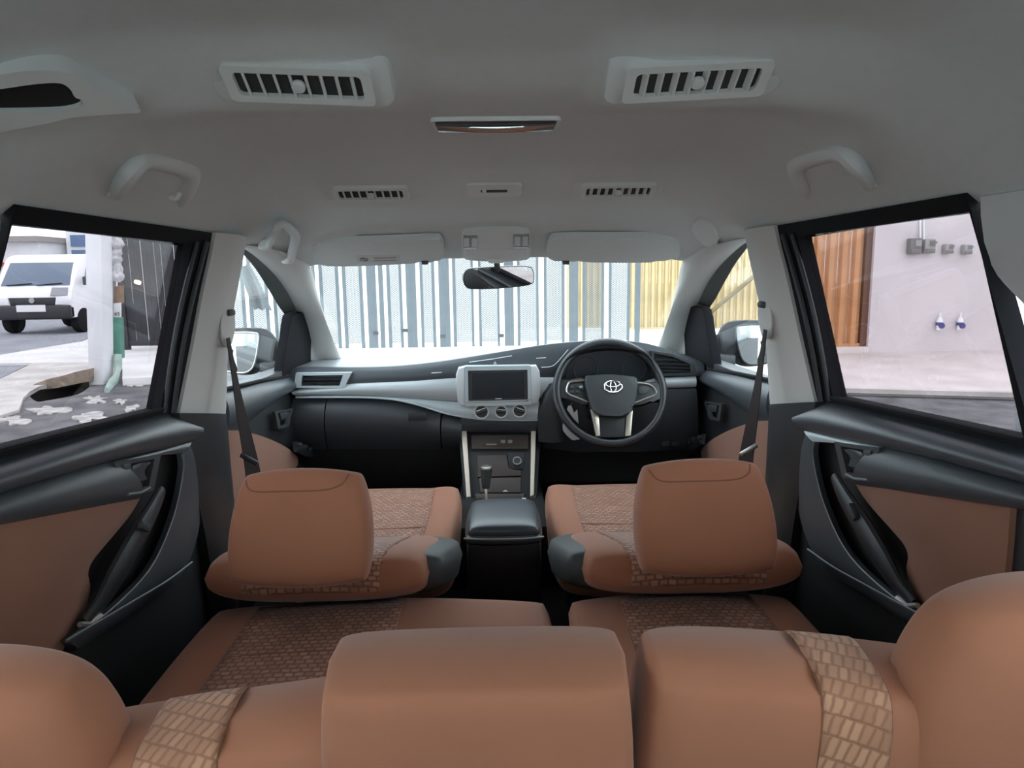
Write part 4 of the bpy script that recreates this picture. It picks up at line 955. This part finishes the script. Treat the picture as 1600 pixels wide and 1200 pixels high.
# ---- right: pavement, wall, orange shutter
fy = pix(1450, 549, z=0.06).y
k0, k1 = pix(1180, 605, z=0.06), pix(1700, 619, z=0.06)
obj('footpath', plate([k0, k1, V(16, k1.y - 0.3, 0.06), V(16, fy + 0.4, 0.06), V(2.0, fy + 0.4, 0.06), V(2.0, k0.y, 0.06)], UPV, 0.07, 0.01), CONCP, label='pinkish concrete forecourt below the grey wall', cat='pavement', kind='structure')
obj('kerb_strip', ribbon([k0 + V(-2, 0.02, 0.0), k0 + V(0, -0.02, 0), k1 + V(0, -0.02, 0), V(16, k1.y - 0.33, 0.06)], 0.10, 0.05, V(0, 1, 0)), CONC, label='narrow pale kerb between asphalt and forecourt', cat='kerb', kind='structure')
xs = pix(1357, 530, y=fy).x   # where the wall starts beside the shutter
wb = empty('wall_facade', (xs, fy, 0), 'plain pale grey house wall beside the orange shutter', 'house wall', kind='structure')
obj('wall_face', bb(xs, 17, fy, fy + 0.25, 0.0, 5.0), WALLP, wb)
obj('lintel', bb(4.4, xs, fy, fy + 0.25, 3.1, 5.0), WALLP, wb)
obj('wall_pier', bb(4.4, 4.75, fy, fy + 0.25, 0.0, 3.1), WALLP, wb)
obj('door_sill', bb(4.75, xs, fy - 0.05, fy + 0.3, 0.0, 0.15, 0.01), CONCP, wb)
def shutter(name, label, x0, x1, y, z0, z1, pitch, mt, jamb=True):
    t = empty(name, ((x0 + x1) / 2, y, z0), label, 'shutter door')
    n = max(1, round((x1 - x0) / pitch)); p = (x1 - x0) / n
    prof = [(0, 0), (0.10, 0), (0.22, -0.06), (0.58, -0.06), (0.70, 0), (0.92, 0.0), (1.0, 0.012)]
    v = []; f = []
    for (a, b) in prof: v += [V(x0 + a * p, y + b, z0), V(x0 + a * p, y + b, z1)]
    m = len(v); v += [q + V(0, 0.006, 0) for q in list(v)]
    for i in range(len(prof) - 1):
        a = 2 * i; f.append((a, a + 2, a + 3, a + 1)); f.append((m + a, m + a + 1, m + a + 3, m + a + 2)); f.append((a, m + a, m + a + 2, a + 2)); f.append((a + 1, a + 3, m + a + 3, m + a + 1))
    s0 = obj('slat', (v, f), mt, t, smooth=20)
    w0 = WL[s0]
    for i in range(1, n): inst(s0, w0 + V(p * i, 0, 0), t)
    if jamb: obj('jamb', bb(x1, x1 + 0.10, y - 0.06, y + 0.05, z0, z1), BRNM, t)
    obj('bottom_rail', bb(x0, x1, y - 0.045, y - 0.036, z0, z0 + 0.05), mt, t)
    return t
shutter('orange_shutter', 'orange folding metal shutter set in the pale grey wall', 4.75, xs - 0.10, fy + 0.12, 0.15, 3.1, 0.185, ORNG)
# meters on the wall
MGREY = mat('meter_grey', (0.16, 0.15, 0.14), 0.5); MPALE = mat('meter_pale', (0.30, 0.29, 0.28), 0.5)
def on_wall(px, py): return pix(px, py, y=fy)
def meter(px, py, wd, hg, label, big):
    c = on_wall(px, py); t = empty('electric_meter', c, label, 'meter', 'electricity boxes on the grey wall')
    obj('case', bb(c.x - wd / 2, c.x + wd / 2, c.y - 0.12, c.y, c.z - hg / 2, c.z + hg / 2, 0.02), MGREY if big else MPALE, t)
    obj('window', bb(c.x - wd * 0.1, c.x + wd * 0.38, c.y - 0.128, c.y - 0.118, c.z + hg * 0.0, c.z + hg * 0.38), MPALE if big else MGREY, t)
    obj('lower_cover', bb(c.x - wd * 0.42, c.x + wd * 0.42, c.y - 0.135, c.y - 0.115, c.z - hg * 0.48, c.z - hg * 0.18, 0.005), MGREY, t)
    if not big: obj('cable_stub', tube([c + V(wd * 0.3, -0.06, -0.02), c + V(wd * 0.75, -0.07, hg * 0.3)], 0.012, 6), MGREY, t)
meter(1425, 385, 0.19, 0.24, 'dark grey electricity meter box left of the conduit pipes', True)
meter(1447, 385, 0.17, 0.22, 'lighter electricity meter box right of the conduit pipes', False)
meter(1477, 389, 0.13, 0.15, 'small junction box with a cable stub next to the meter boxes', False)
meter(1506, 390, 0.13, 0.15, 'small junction box with a cable stub at the end of the row', False)
t = empty('conduit', on_wall(1437, 388), 'pair of white conduit pipes running down to the meter boxes', 'pipe')
for dx, hook in ((0.0, -0.06), (0.055, 0.10)):
    a = on_wall(1436, 300) + V(dx, -0.03, 0); b = on_wall(1436, 386) + V(dx, -0.03, 0)
    obj('pipe', tube([a, b + V(0, 0, 0.04), b, b + V(hook, 0, -0.03 if hook < 0 else -0.05)], 0.014, 8), WHT, t)
BLUE = mat('blue_cap', (0.07, 0.06, 0.22), 0.4)
for px, lab in ((1465, 'nearer the orange shutter'), (1497, 'further from the orange shutter')):
    c = on_wall(px, 505)
    t = empty('water_fitting', c, 'small white and blue water fitting low on the grey wall, ' + lab, 'water fitting', 'water fittings on the grey wall')
    obj('riser', cyl(0.014, 0.10, T(c.x, c.y - 0.05, c.z + 0.12), 10), WHT, t)
    obj('collar', cyl(0.05, 0.07, T(c.x, c.y - 0.05, c.z + 0.055), 16, r2=0.03), WHT, t)
    obj('blue_body', cyl(0.052, 0.05, T(c.x, c.y - 0.05, c.z - 0.005), 16), BLUE, t)
    obj('dial', cyl(0.042, 0.04, T(c.x + 0.012, c.y - 0.09, c.z - 0.035) @ Matrix.Rotation(math.pi / 2, 4, 'X'), 18), BLUE, t)
    obj('outlet', cyl(0.032, 0.09, T(c.x - 0.012, c.y - 0.05, c.z - 0.06), 12), WHT, t)

# ---- gate straight ahead
GY = 13.0
gx = lambda px: pix(px, 480, y=GY).x
mg = empty('metal_gate', (gx(720), GY, 0), 'long blue-grey metal gate of upright bars and wire mesh ahead of the windscreen', 'gate')
bars = [(330, 336), (352, 357), (379, 383.5), (390, 395), (416, 420), (428, 432), (452, 457), (466, 471), (489.5, 494.5), (501, 505.7), (526.4, 531.2), (537, 542), (563, 568), (574.6, 588.8), (593, 600), (605.8, 610.6), (625, 629), (635.5, 651), (657.3, 661.6), (675.8, 680.3), (686.5, 703), (707.8, 712.9), (736.7, 740.4), (748, 752.3), (777, 780.6), (788, 802.7), (808.4, 812.6), (838, 841.8), (850, 854), (878, 882), (889, 903), (910, 914.5), (940, 943.5), (951, 955), (980, 984), (992, 1000)]
for a, b in bars:
    xa, xb = gx(a), gx(b); wide = b - a > 9
    obj('bar', bb(xa, xb, GY - (0.03 if wide else 0.02), GY + 0.02, 0.02, 3.2), GATEM, mg, smooth=0)
    if wide: obj('bar_seam', bb((xa + xb) / 2 + 0.02, (xa + xb) / 2 + 0.028, GY - 0.036, GY - 0.029, 0.12, 3.2), MESHM, mg, smooth=0)
for z in (-0.01, 3.15): obj('rail', bb(gx(330), gx(1000), GY - 0.03, GY + 0.03, z, z + 0.06), GATEM, mg, smooth=0)
for px, py in ((588, 520), (633, 516), (692, 525), (783, 524)):
    p = pix(px, py, y=GY); obj('latch', bb(p.x - 0.05, p.x + 0.05, GY - 0.06, GY - 0.03, p.z - 0.03, p.z + 0.03), GATED, mg, smooth=0)
def wire(x0, x1, z0, z1, y):
    v = []; f = []; cw, ch, hw = 0.062, 0.034, 0.0065; n = int((z1 - z0) / ch)
    c = max(1, round((x1 - x0) / cw)); cw = (x1 - x0) / c
    for r in range(n):
        za = z0 + r * ch
        for k in range(c):
            xa = x0 + k * cw
            for (p, q) in (((xa, za + ch / 2), (xa + cw / 2, za)), ((xa + cw / 2, za), (xa + cw, za + ch / 2)), ((xa, za + ch / 2), (xa + cw / 2, za + ch)), ((xa + cw / 2, za + ch), (xa + cw, za + ch / 2))):
                o = len(v); v += [V(p[0], y, p[1] - hw), V(q[0], y, q[1] - hw), V(q[0], y, q[1] + hw), V(p[0], y, p[1] + hw)]; f.append((o, o + 1, o + 2, o + 3))
    return v, f
for a, b in ((336, 352), (357, 379), (395, 416), (432, 452), (505.7, 526.4), (542, 563), (610.6, 625), (661.6, 675.8), (712.9, 736.7), (752.3, 777), (812.6, 838), (854, 878), (914.5, 940), (955, 980)):
    obj('wire_mesh', wire(gx(a), gx(b), 0.13, 2.6, GY + 0.01), MESHM, mg, smooth=0, kind='stuff')
# ---- yard behind the gate
YB = 16.2
obj('yard', flat(-9, 8, fy + 0.5, 24, 0.05), CONCW, label='pale paved yard behind the gate', cat='yard', kind='structure')
obj('wall_yard', bb(-9.0, 2.0, YB + 1.5, YB + 1.7, 0.0, 4.5), WALLW, label='white house wall at the back of the yard', cat='house wall', kind='structure')
yx = lambda px: pix(px, 480, y=YB).x
obj('wall_pier', bb(yx(944), yx(983), YB - 0.05, YB + 0.4, 0.0, 4.5), WALLW, label='white wall pier between the two yellow shutters', cat='wall pier', kind='structure')
shutter('yellow_shutter', 'narrow yellow metal shutter seen through the gate mesh', yx(886), yx(943), YB, pix(920, 512, y=YB).z, 3.6, 0.15, YELL, False)
shutter('yellow_shutter', 'broad yellow folding metal shutter at the end of the gate', yx(984), yx(1240), YB, 0.05, 3.6, 0.15, YELL, False)
# diagonal strut seen in front of the broad shutter
a, b = pix(1096, 500, y=YB - 0.3), pix(1180, 430, y=YB - 0.3)
a = a + (a - b) * ((a.z - 0.06) / (b.z - a.z))
obj('brace_pipe', tube([a, b], 0.05, 10), mat('brace', (0.16, 0.11, 0.05), 0.7), label='dark slanting pipe in front of the broad yellow shutter', cat='pipe')

# ---- dark gate at the left
DG = 13.4
dx_ = lambda px: pix(px, 480, y=DG).x
dg = empty('dark_gate', (dx_(240), DG, 0), 'dark slatted gate between the white pillar and the mesh gate', 'gate')
px = 190.0; k = 0
rnd = random.Random(3)
while px < 322:
    wd = 8.0 + rnd.random() * 1.5; obj('slat', bb(dx_(px), dx_(px + wd), DG - 0.012, DG + 0.012, 0.16, 3.0), GATED, dg, smooth=0)
    px += wd + 0.7 + 1.1 * rnd.random()
zr = pix(220, 536, y=DG).z
obj('bottom_rail', bb(dx_(190), dx_(322), DG - 0.04, DG + 0.02, zr - 0.05, zr + 0.05), GATED, dg, smooth=0)
obj('rail', bb(dx_(190), dx_(322), DG - 0.03, DG + 0.02, 2.9, 3.0), GATED, dg, smooth=0)
obj('post', bb(dx_(190), dx_(197.5), DG - 0.06, DG + 0.04, 0.0, 3.1), GATED, dg, smooth=0)
obj('gate_step', plate(ZG([(191, 591), (300, 586), (330, 548), (191, 552)], 0.10), UPV, 0.12, 0.01), CONCW, label='pale concrete step below the dark gate', cat='step')
lp = pix(215, 441, y=DG + 0.6)
mglow = mat('lamp_glow', (1, 0.75, 0.5), 0.4); mglow.node_tree.nodes['Principled BSDF'].inputs['Emission Color'].default_value = (1, 0.62, 0.35, 1); mglow.node_tree.nodes['Principled BSDF'].inputs['Emission Strength'].default_value = 3.0
lm = empty('yard_lamp', lp, 'small lit warm lamp glowing through the dark gate', 'lamp')
q = pix(215, 441, y=DG - 0.05)
obj('bulb', box(0.12, 0.05, 0.07, T(*q) @ Matrix.Rotation(0.3, 4, 'Y'), 0.02), mglow, lm); obj('holder', box(0.16, 0.03, 0.10, T(*(q + V(0, 0.04, 0))), 0.01), GATED, lm)
# grey sheet draped over the gate, seen through the front side window
sheet = []; N = 14
P0, P1, P2, P3 = [pix(a, b, y=GY - 0.075) for a, b in ((372, 414), (392, 414), (424, 484), (398, 484))]
for i in range(N + 1):
    for j in range(N + 1):
        p = lerp(lerp(P0, P1, j / N), lerp(P3, P2, j / N), i / N); p = p + V(0, -0.06 * math.sin(9 * j / N + 2 * i / N) - 0.03 * math.sin(5 * i / N + 3 * j / N), 0.02 * math.sin(11 * j / N)); sheet.append(p)
obj('draped_sheet', (sheet + [p + V(0, 0.01, 0) for p in sheet], [(i * (N + 1) + j, i * (N + 1) + j + 1, (i + 1) * (N + 1) + j + 1, (i + 1) * (N + 1) + j) for i in range(N) for j in range(N)] + [((N + 1) ** 2 + i * (N + 1) + j, (N + 1) ** 2 + (i + 1) * (N + 1) + j, (N + 1) ** 2 + (i + 1) * (N + 1) + j + 1, (N + 1) ** 2 + i * (N + 1) + j + 1) for i in range(N) for j in range(N)]),
    mat('sheet_grey', (0.09, 0.095, 0.10), 0.8), label='crumpled grey sheet hanging over the top of the mesh gate', cat='sheet')

# ---- white pillar and the signed post beside it
py0 = pix(160, 601, z=0.0).y
pl = PX([(131, 300), (157, 300), (158, 380), (161, 601), (139, 604), (135.5, 480)], y=py0)
for p in pl[-3:-1]: p.z = -0.02
obj('white_pillar', plate(pl, V(0, -1, 0), 0.26, 0.01), WALLW, label='plain white square pillar standing between street and dark gate', cat='pillar')
sp = empty('sign_post', pix(183, 556, y=py0 + 0.3), 'slim post with a faded green base and a small white sign, beside the white pillar', 'post')
YP = py0 + 0.32
def sq(a, y, d=0.10, bev=0.008): return plate(PX(a, y=y), V(0, -1, 0), d, bev)
obj('pole', sq([(173.5, 370), (177.5, 370), (179, 556), (174.5, 556)], YP, 0.06), mat('pole_grey', (0.30, 0.31, 0.31), 0.7), sp)
obj('green_base', sq([(175, 496), (187, 496), (189, 560), (175, 560)], YP - 0.02), GREEN, sp)
obj('brown_board', sq([(177, 448), (188, 446), (188, 474), (177, 475)], YP), mat('board', (0.24, 0.14, 0.08), 0.8, noise=0.3, nscale=14), sp)
sg = obj('white_sign', sq([(177, 474), (188, 473), (188, 496), (177, 496)], YP - 0.02, 0.03), WHT, sp)
fc = bpy.data.curves.new('ks', 'FONT'); fc.body = 'KS'; fc.size = 0.062; fc.extrude = 0.002; fc.align_x = 'CENTER'; fc.align_y = 'CENTER'
fo = bpy.data.objects.new('ks_tmp', fc); COL.objects.link(fo); bpy.context.view_layer.update()
me = bpy.data.meshes.new_from_object(fo.evaluated_get(bpy.context.evaluated_depsgraph_get())); 
cl = pix(183, 491, y=YP - 0.024); Mx = frame(cl, X, Z, -Y)
obj('lettering', ([Mx @ v_.co for v_ in me.vertices], [tuple(p.vertices) for p in me.polygons]), BLKM, sg, smooth=0)
bpy.data.objects.remove(fo)
# crumpled cloth bundle tied to the post top
bp = [pix(a, b, y=YP) for a, b in ((181, 362), (184, 385), (182, 402), (185, 420), (183, 440))]
v, f = tube(cr(bp, 8), lambda t: 0.045 + 0.022 * math.sin(9 * t) ** 2 + 0.01 * math.sin(37 * t), 14)
v = [p + V(0.012 * math.sin(90 * p.z + 3 * i), 0.012 * math.cos(70 * p.z + i), 0) for i, p in enumerate(v)]
obj('cloth_bundle', (v, f), mat('bundle', (0.55, 0.55, 0.56), 0.85, noise=0.2, nscale=20), label='crumpled white cloth bundle tied round the top of the sign post', cat='cloth')
v, f = tube(cr([pix(184, 553, y=YP - 0.05), pix(184, 572, y=YP - 0.08), pix(182, 588, y=YP - 0.2), pix(174, 602, y=py0 - 0.1), pix(167, 611, z=0.02)], 6), lambda t: 0.062 + 0.014 * math.sin(11 * t), 12, flat=0.6)
obj('loose_sleeve', (v, f), GREENP, label='pale green plastic sleeve sagging from the post onto the ground', cat='sleeve')

# ---- white van on the street
VYF = 18.0; vcx = pix(50, 463, y=VYF).x
van = empty('van', (vcx, VYF, 0.0), 'white delivery van with black bumper driving along the street', 'van')
VW = mat('van_white', (0.82, 0.83, 0.84), 0.35, coat=0.3); VG = mat('van_glass', (0.10, 0.15, 0.21), 0.08, spec=0.8)
VX0, VX1 = vcx - 0.98, vcx + 0.98
side = crpx([(0.02, 0.42), (0.0, 0.80), (0.06, 1.02), (0.16, 1.20), (0.55, 1.80), (0.80, 1.97), (1.4, 2.03), (3.8, 2.03), (4.05, 1.95), (4.1, 0.45)], 3)
obj('body', xf(plate([V(0, a, b) for a, b in side], V(1, 0, 0), 1.90, 0.07, 0.95, 3), T(vcx, VYF, 0)), VW, van)
dirw = V(0, 0.39, 0.60).normalized(); nw = V(0, -0.60, 0.39).normalized()
def onws(x, tt): return V(vcx + x, VYF + lerp(0.16, 0.55, tt), lerp(1.20, 1.80, tt))
obj('windscreen', plate([onws(-0.86, 0.03), onws(0.86, 0.03), onws(0.80, 1.0), onws(-0.80, 1.0)], nw, 0.03, 0.01, 0.012), VG, van)
for sx in (-0.4, 0.35): obj('wiper', tube([onws(sx - 0.30, 0.03) + nw * 0.03, onws(sx + 0.32, 0.10) + nw * 0.03], 0.012, 6), RUB, van)
obj('grille', plate([V(vcx + a, VYF, b) for a, b in ((-0.55, 0.74), (0.55, 0.74), (0.58, 0.93), (-0.58, 0.93))], NB, 0.06, 0.01, 0.02), BLK, van)
obj('emblem', xf(cyl(0.07, 0.02, Matrix.Rotation(math.pi / 2, 4, 'X'), 16), T(vcx, VYF - 0.03, 0.86)), CHROME, van)
for sx in (-1, 1):
    obj('headlight', plate([V(vcx + sx * a, VYF + c_, b) for a, b, c_ in ((0.56, 0.74, 0), (0.96, 0.76, 0.03), (0.97, 0.93, 0.03), (0.60, 0.94, 0))], NB, 0.08, 0.015, 0.03), mat('lamp_lens', (0.8, 0.82, 0.82), 0.1), van)
    for wy in (0.75, 3.2): 
        w0 = obj('wheel', xf(cyl(0.32, 0.22, Matrix.Rotation(math.pi / 2, 4, 'Y'), 24, bev=0.04), T(vcx + sx * 0.86, VYF + wy - 0.25, 0.33)), RUB, van)
    obj('door_window', plate([V(vcx + sx * 0.95, VYF + a, b) for a, b in ((0.62, 1.24), (1.5, 1.22), (1.5, 1.78), (0.85, 1.80))], V(sx, 0, 0), 0.02, 0.005, 0.008), VG, van)
    mb = obj('door_mirror', bb(vcx + sx * 1.06 - 0.07, vcx + sx * 1.06 + 0.07, VYF + 0.50, VYF + 0.58, 1.22, 1.44, 0.03), BLK, van)
obj('bumper', box(1.90, 0.22, 0.36, T(vcx, VYF + 0.03, 0.56), 0.06, 3), BLK, van)
obj('hood_patch', plate([V(vcx + a, VYF + (b - 1.02) * 0.55 + 0.06, b) for a, b in ((0.44, 0.96), (0.86, 0.97), (0.84, 1.16), (0.44, 1.16))], V(0, -0.85, 0.5), 0.02, 0, 0.02), mat('hood_grey', (0.28, 0.29, 0.31), 0.5), van)
obj('number_plate', bb(vcx - 0.36, vcx + 0.36, VYF - 0.10, VYF - 0.085, 0.58, 0.75), WHT, van)
# ---- far buildings over the van
B1 = empty('far_house', (-26.5, 40, 0), 'far pale house with a red roof edge behind the van', 'house')
obj('walls', bb(-33, -25.2, 40, 46, 0, 3.4), WALLW, B1); obj('roof_edge', bb(-33.2, -25.8, 39.7, 46, 2.1, 2.3), mat('red_edge', (0.5, 0.07, 0.06), 0.7), B1); obj('roof', bb(-33.4, -25.0, 39.5, 46, 3.4, 3.7), mat('roof_grey', (0.30, 0.27, 0.25), 0.8), B1)
B2 = empty('far_house', (-23, 42, 0), 'far white house with blue shuttered windows behind the van', 'house')
obj('walls', bb(-24.9, -21.2, 42, 48, 0, 5.5), WALLW, B2)
for xx, zz in ((-26.0 + 1.4, 2.35), (-26.0 + 1.4, 3.2)): obj('window', bb(xx, xx + 1.1, 41.9, 42, zz, zz + 0.65), mat('shutter_blue', (0.06, 0.13, 0.28), 0.6), B2)
for i in range(3):
    for j in range(3): obj('window', bb(-23.2 + 0.65 * i, -22.75 + 0.65 * i, 41.9, 42, 2.0 + 0.75 * j, 2.5 + 0.75 * j), mat('pane_grey', (0.30, 0.36, 0.42), 0.3), B2)
tb = bmesh.new(); bmesh.ops.create_icosphere(tb, subdivisions=3, radius=1.0)
for q in tb.verts: q.co *= 1 + 0.25 * math.sin(9 * q.co.x + 4 * q.co.z) * math.cos(8 * q.co.y + 3)
tb.transform(T(-19.6, 40, 2.0) @ Matrix.Diagonal((1.3, 1.2, 1.3, 1)))
tr_ = empty('far_tree', (-19.6, 40, 0), 'far round green tree next to the white house', 'tree')
obj('crown', from_bm(tb), mat('leaf', (0.10, 0.15, 0.06), 0.9, noise=0.4, nscale=4), tr_); obj('trunk', cyl(0.12, 1.2, T(-19.6, 40, 0.6), 10), mat('bark', (0.1, 0.07, 0.05), 0.9), tr_)

# ---- door mirrors
for s in (-1, 1):
    f_ = (lambda L: L) if s > 0 else mirx
    c = f_([pix(1166, 538, y=2.66)])[0]; n = V(-s * 0.30, -1, 0.02).normalized()
    t = empty('door_mirror', c, 'black door mirror outside the front window on the ' + SIDE[s], 'mirror')
    rp = [(1124, 552), (1125, 525), (1134, 508), (1152, 502), (1200, 502), (1212, 512), (1216, 545), (1206, 566), (1180, 573), (1158, 572), (1140, 562)]
    o_ = f_(PX(crpx(rp, 3, True), y=2.66))
    obj('casing', plate(o_, V(0, 1, 0), 0.04, 0.028, 0.05, 3), mat('mirror_shell', (0.008, 0.008, 0.009), 0.65, spec=0.2), t)
    ip = [(1147, 516), (1156, 508), (1196, 507), (1206, 514), (1210, 545), (1201, 562), (1180, 568), (1164, 567), (1154, 554)]
    i_ = f_(PX(crpx(ip, 3, True), y=2.655)); cen = sum(i_, V(0, 0, 0)) / len(i_)
    i_ = [p - n * ((p - cen).dot(n)) for p in i_]
    obj('mirror_glass', plate([p + V(0, -0.022, 0) for p in i_], n, 0.003), MIRR, t)
    obj('glass_rim', tube([p + V(0, -0.020, 0) for p in i_], 0.004, 6, True), SATIN if s < 0 else BLK, t)
    obj('mount_arm', plate(f_(PX([(1113, 553), (1150, 556), (1150, 572), (1116, 574)], y=2.60)), V(0, -1, 0), 0.05, 0.008), BLK, t)
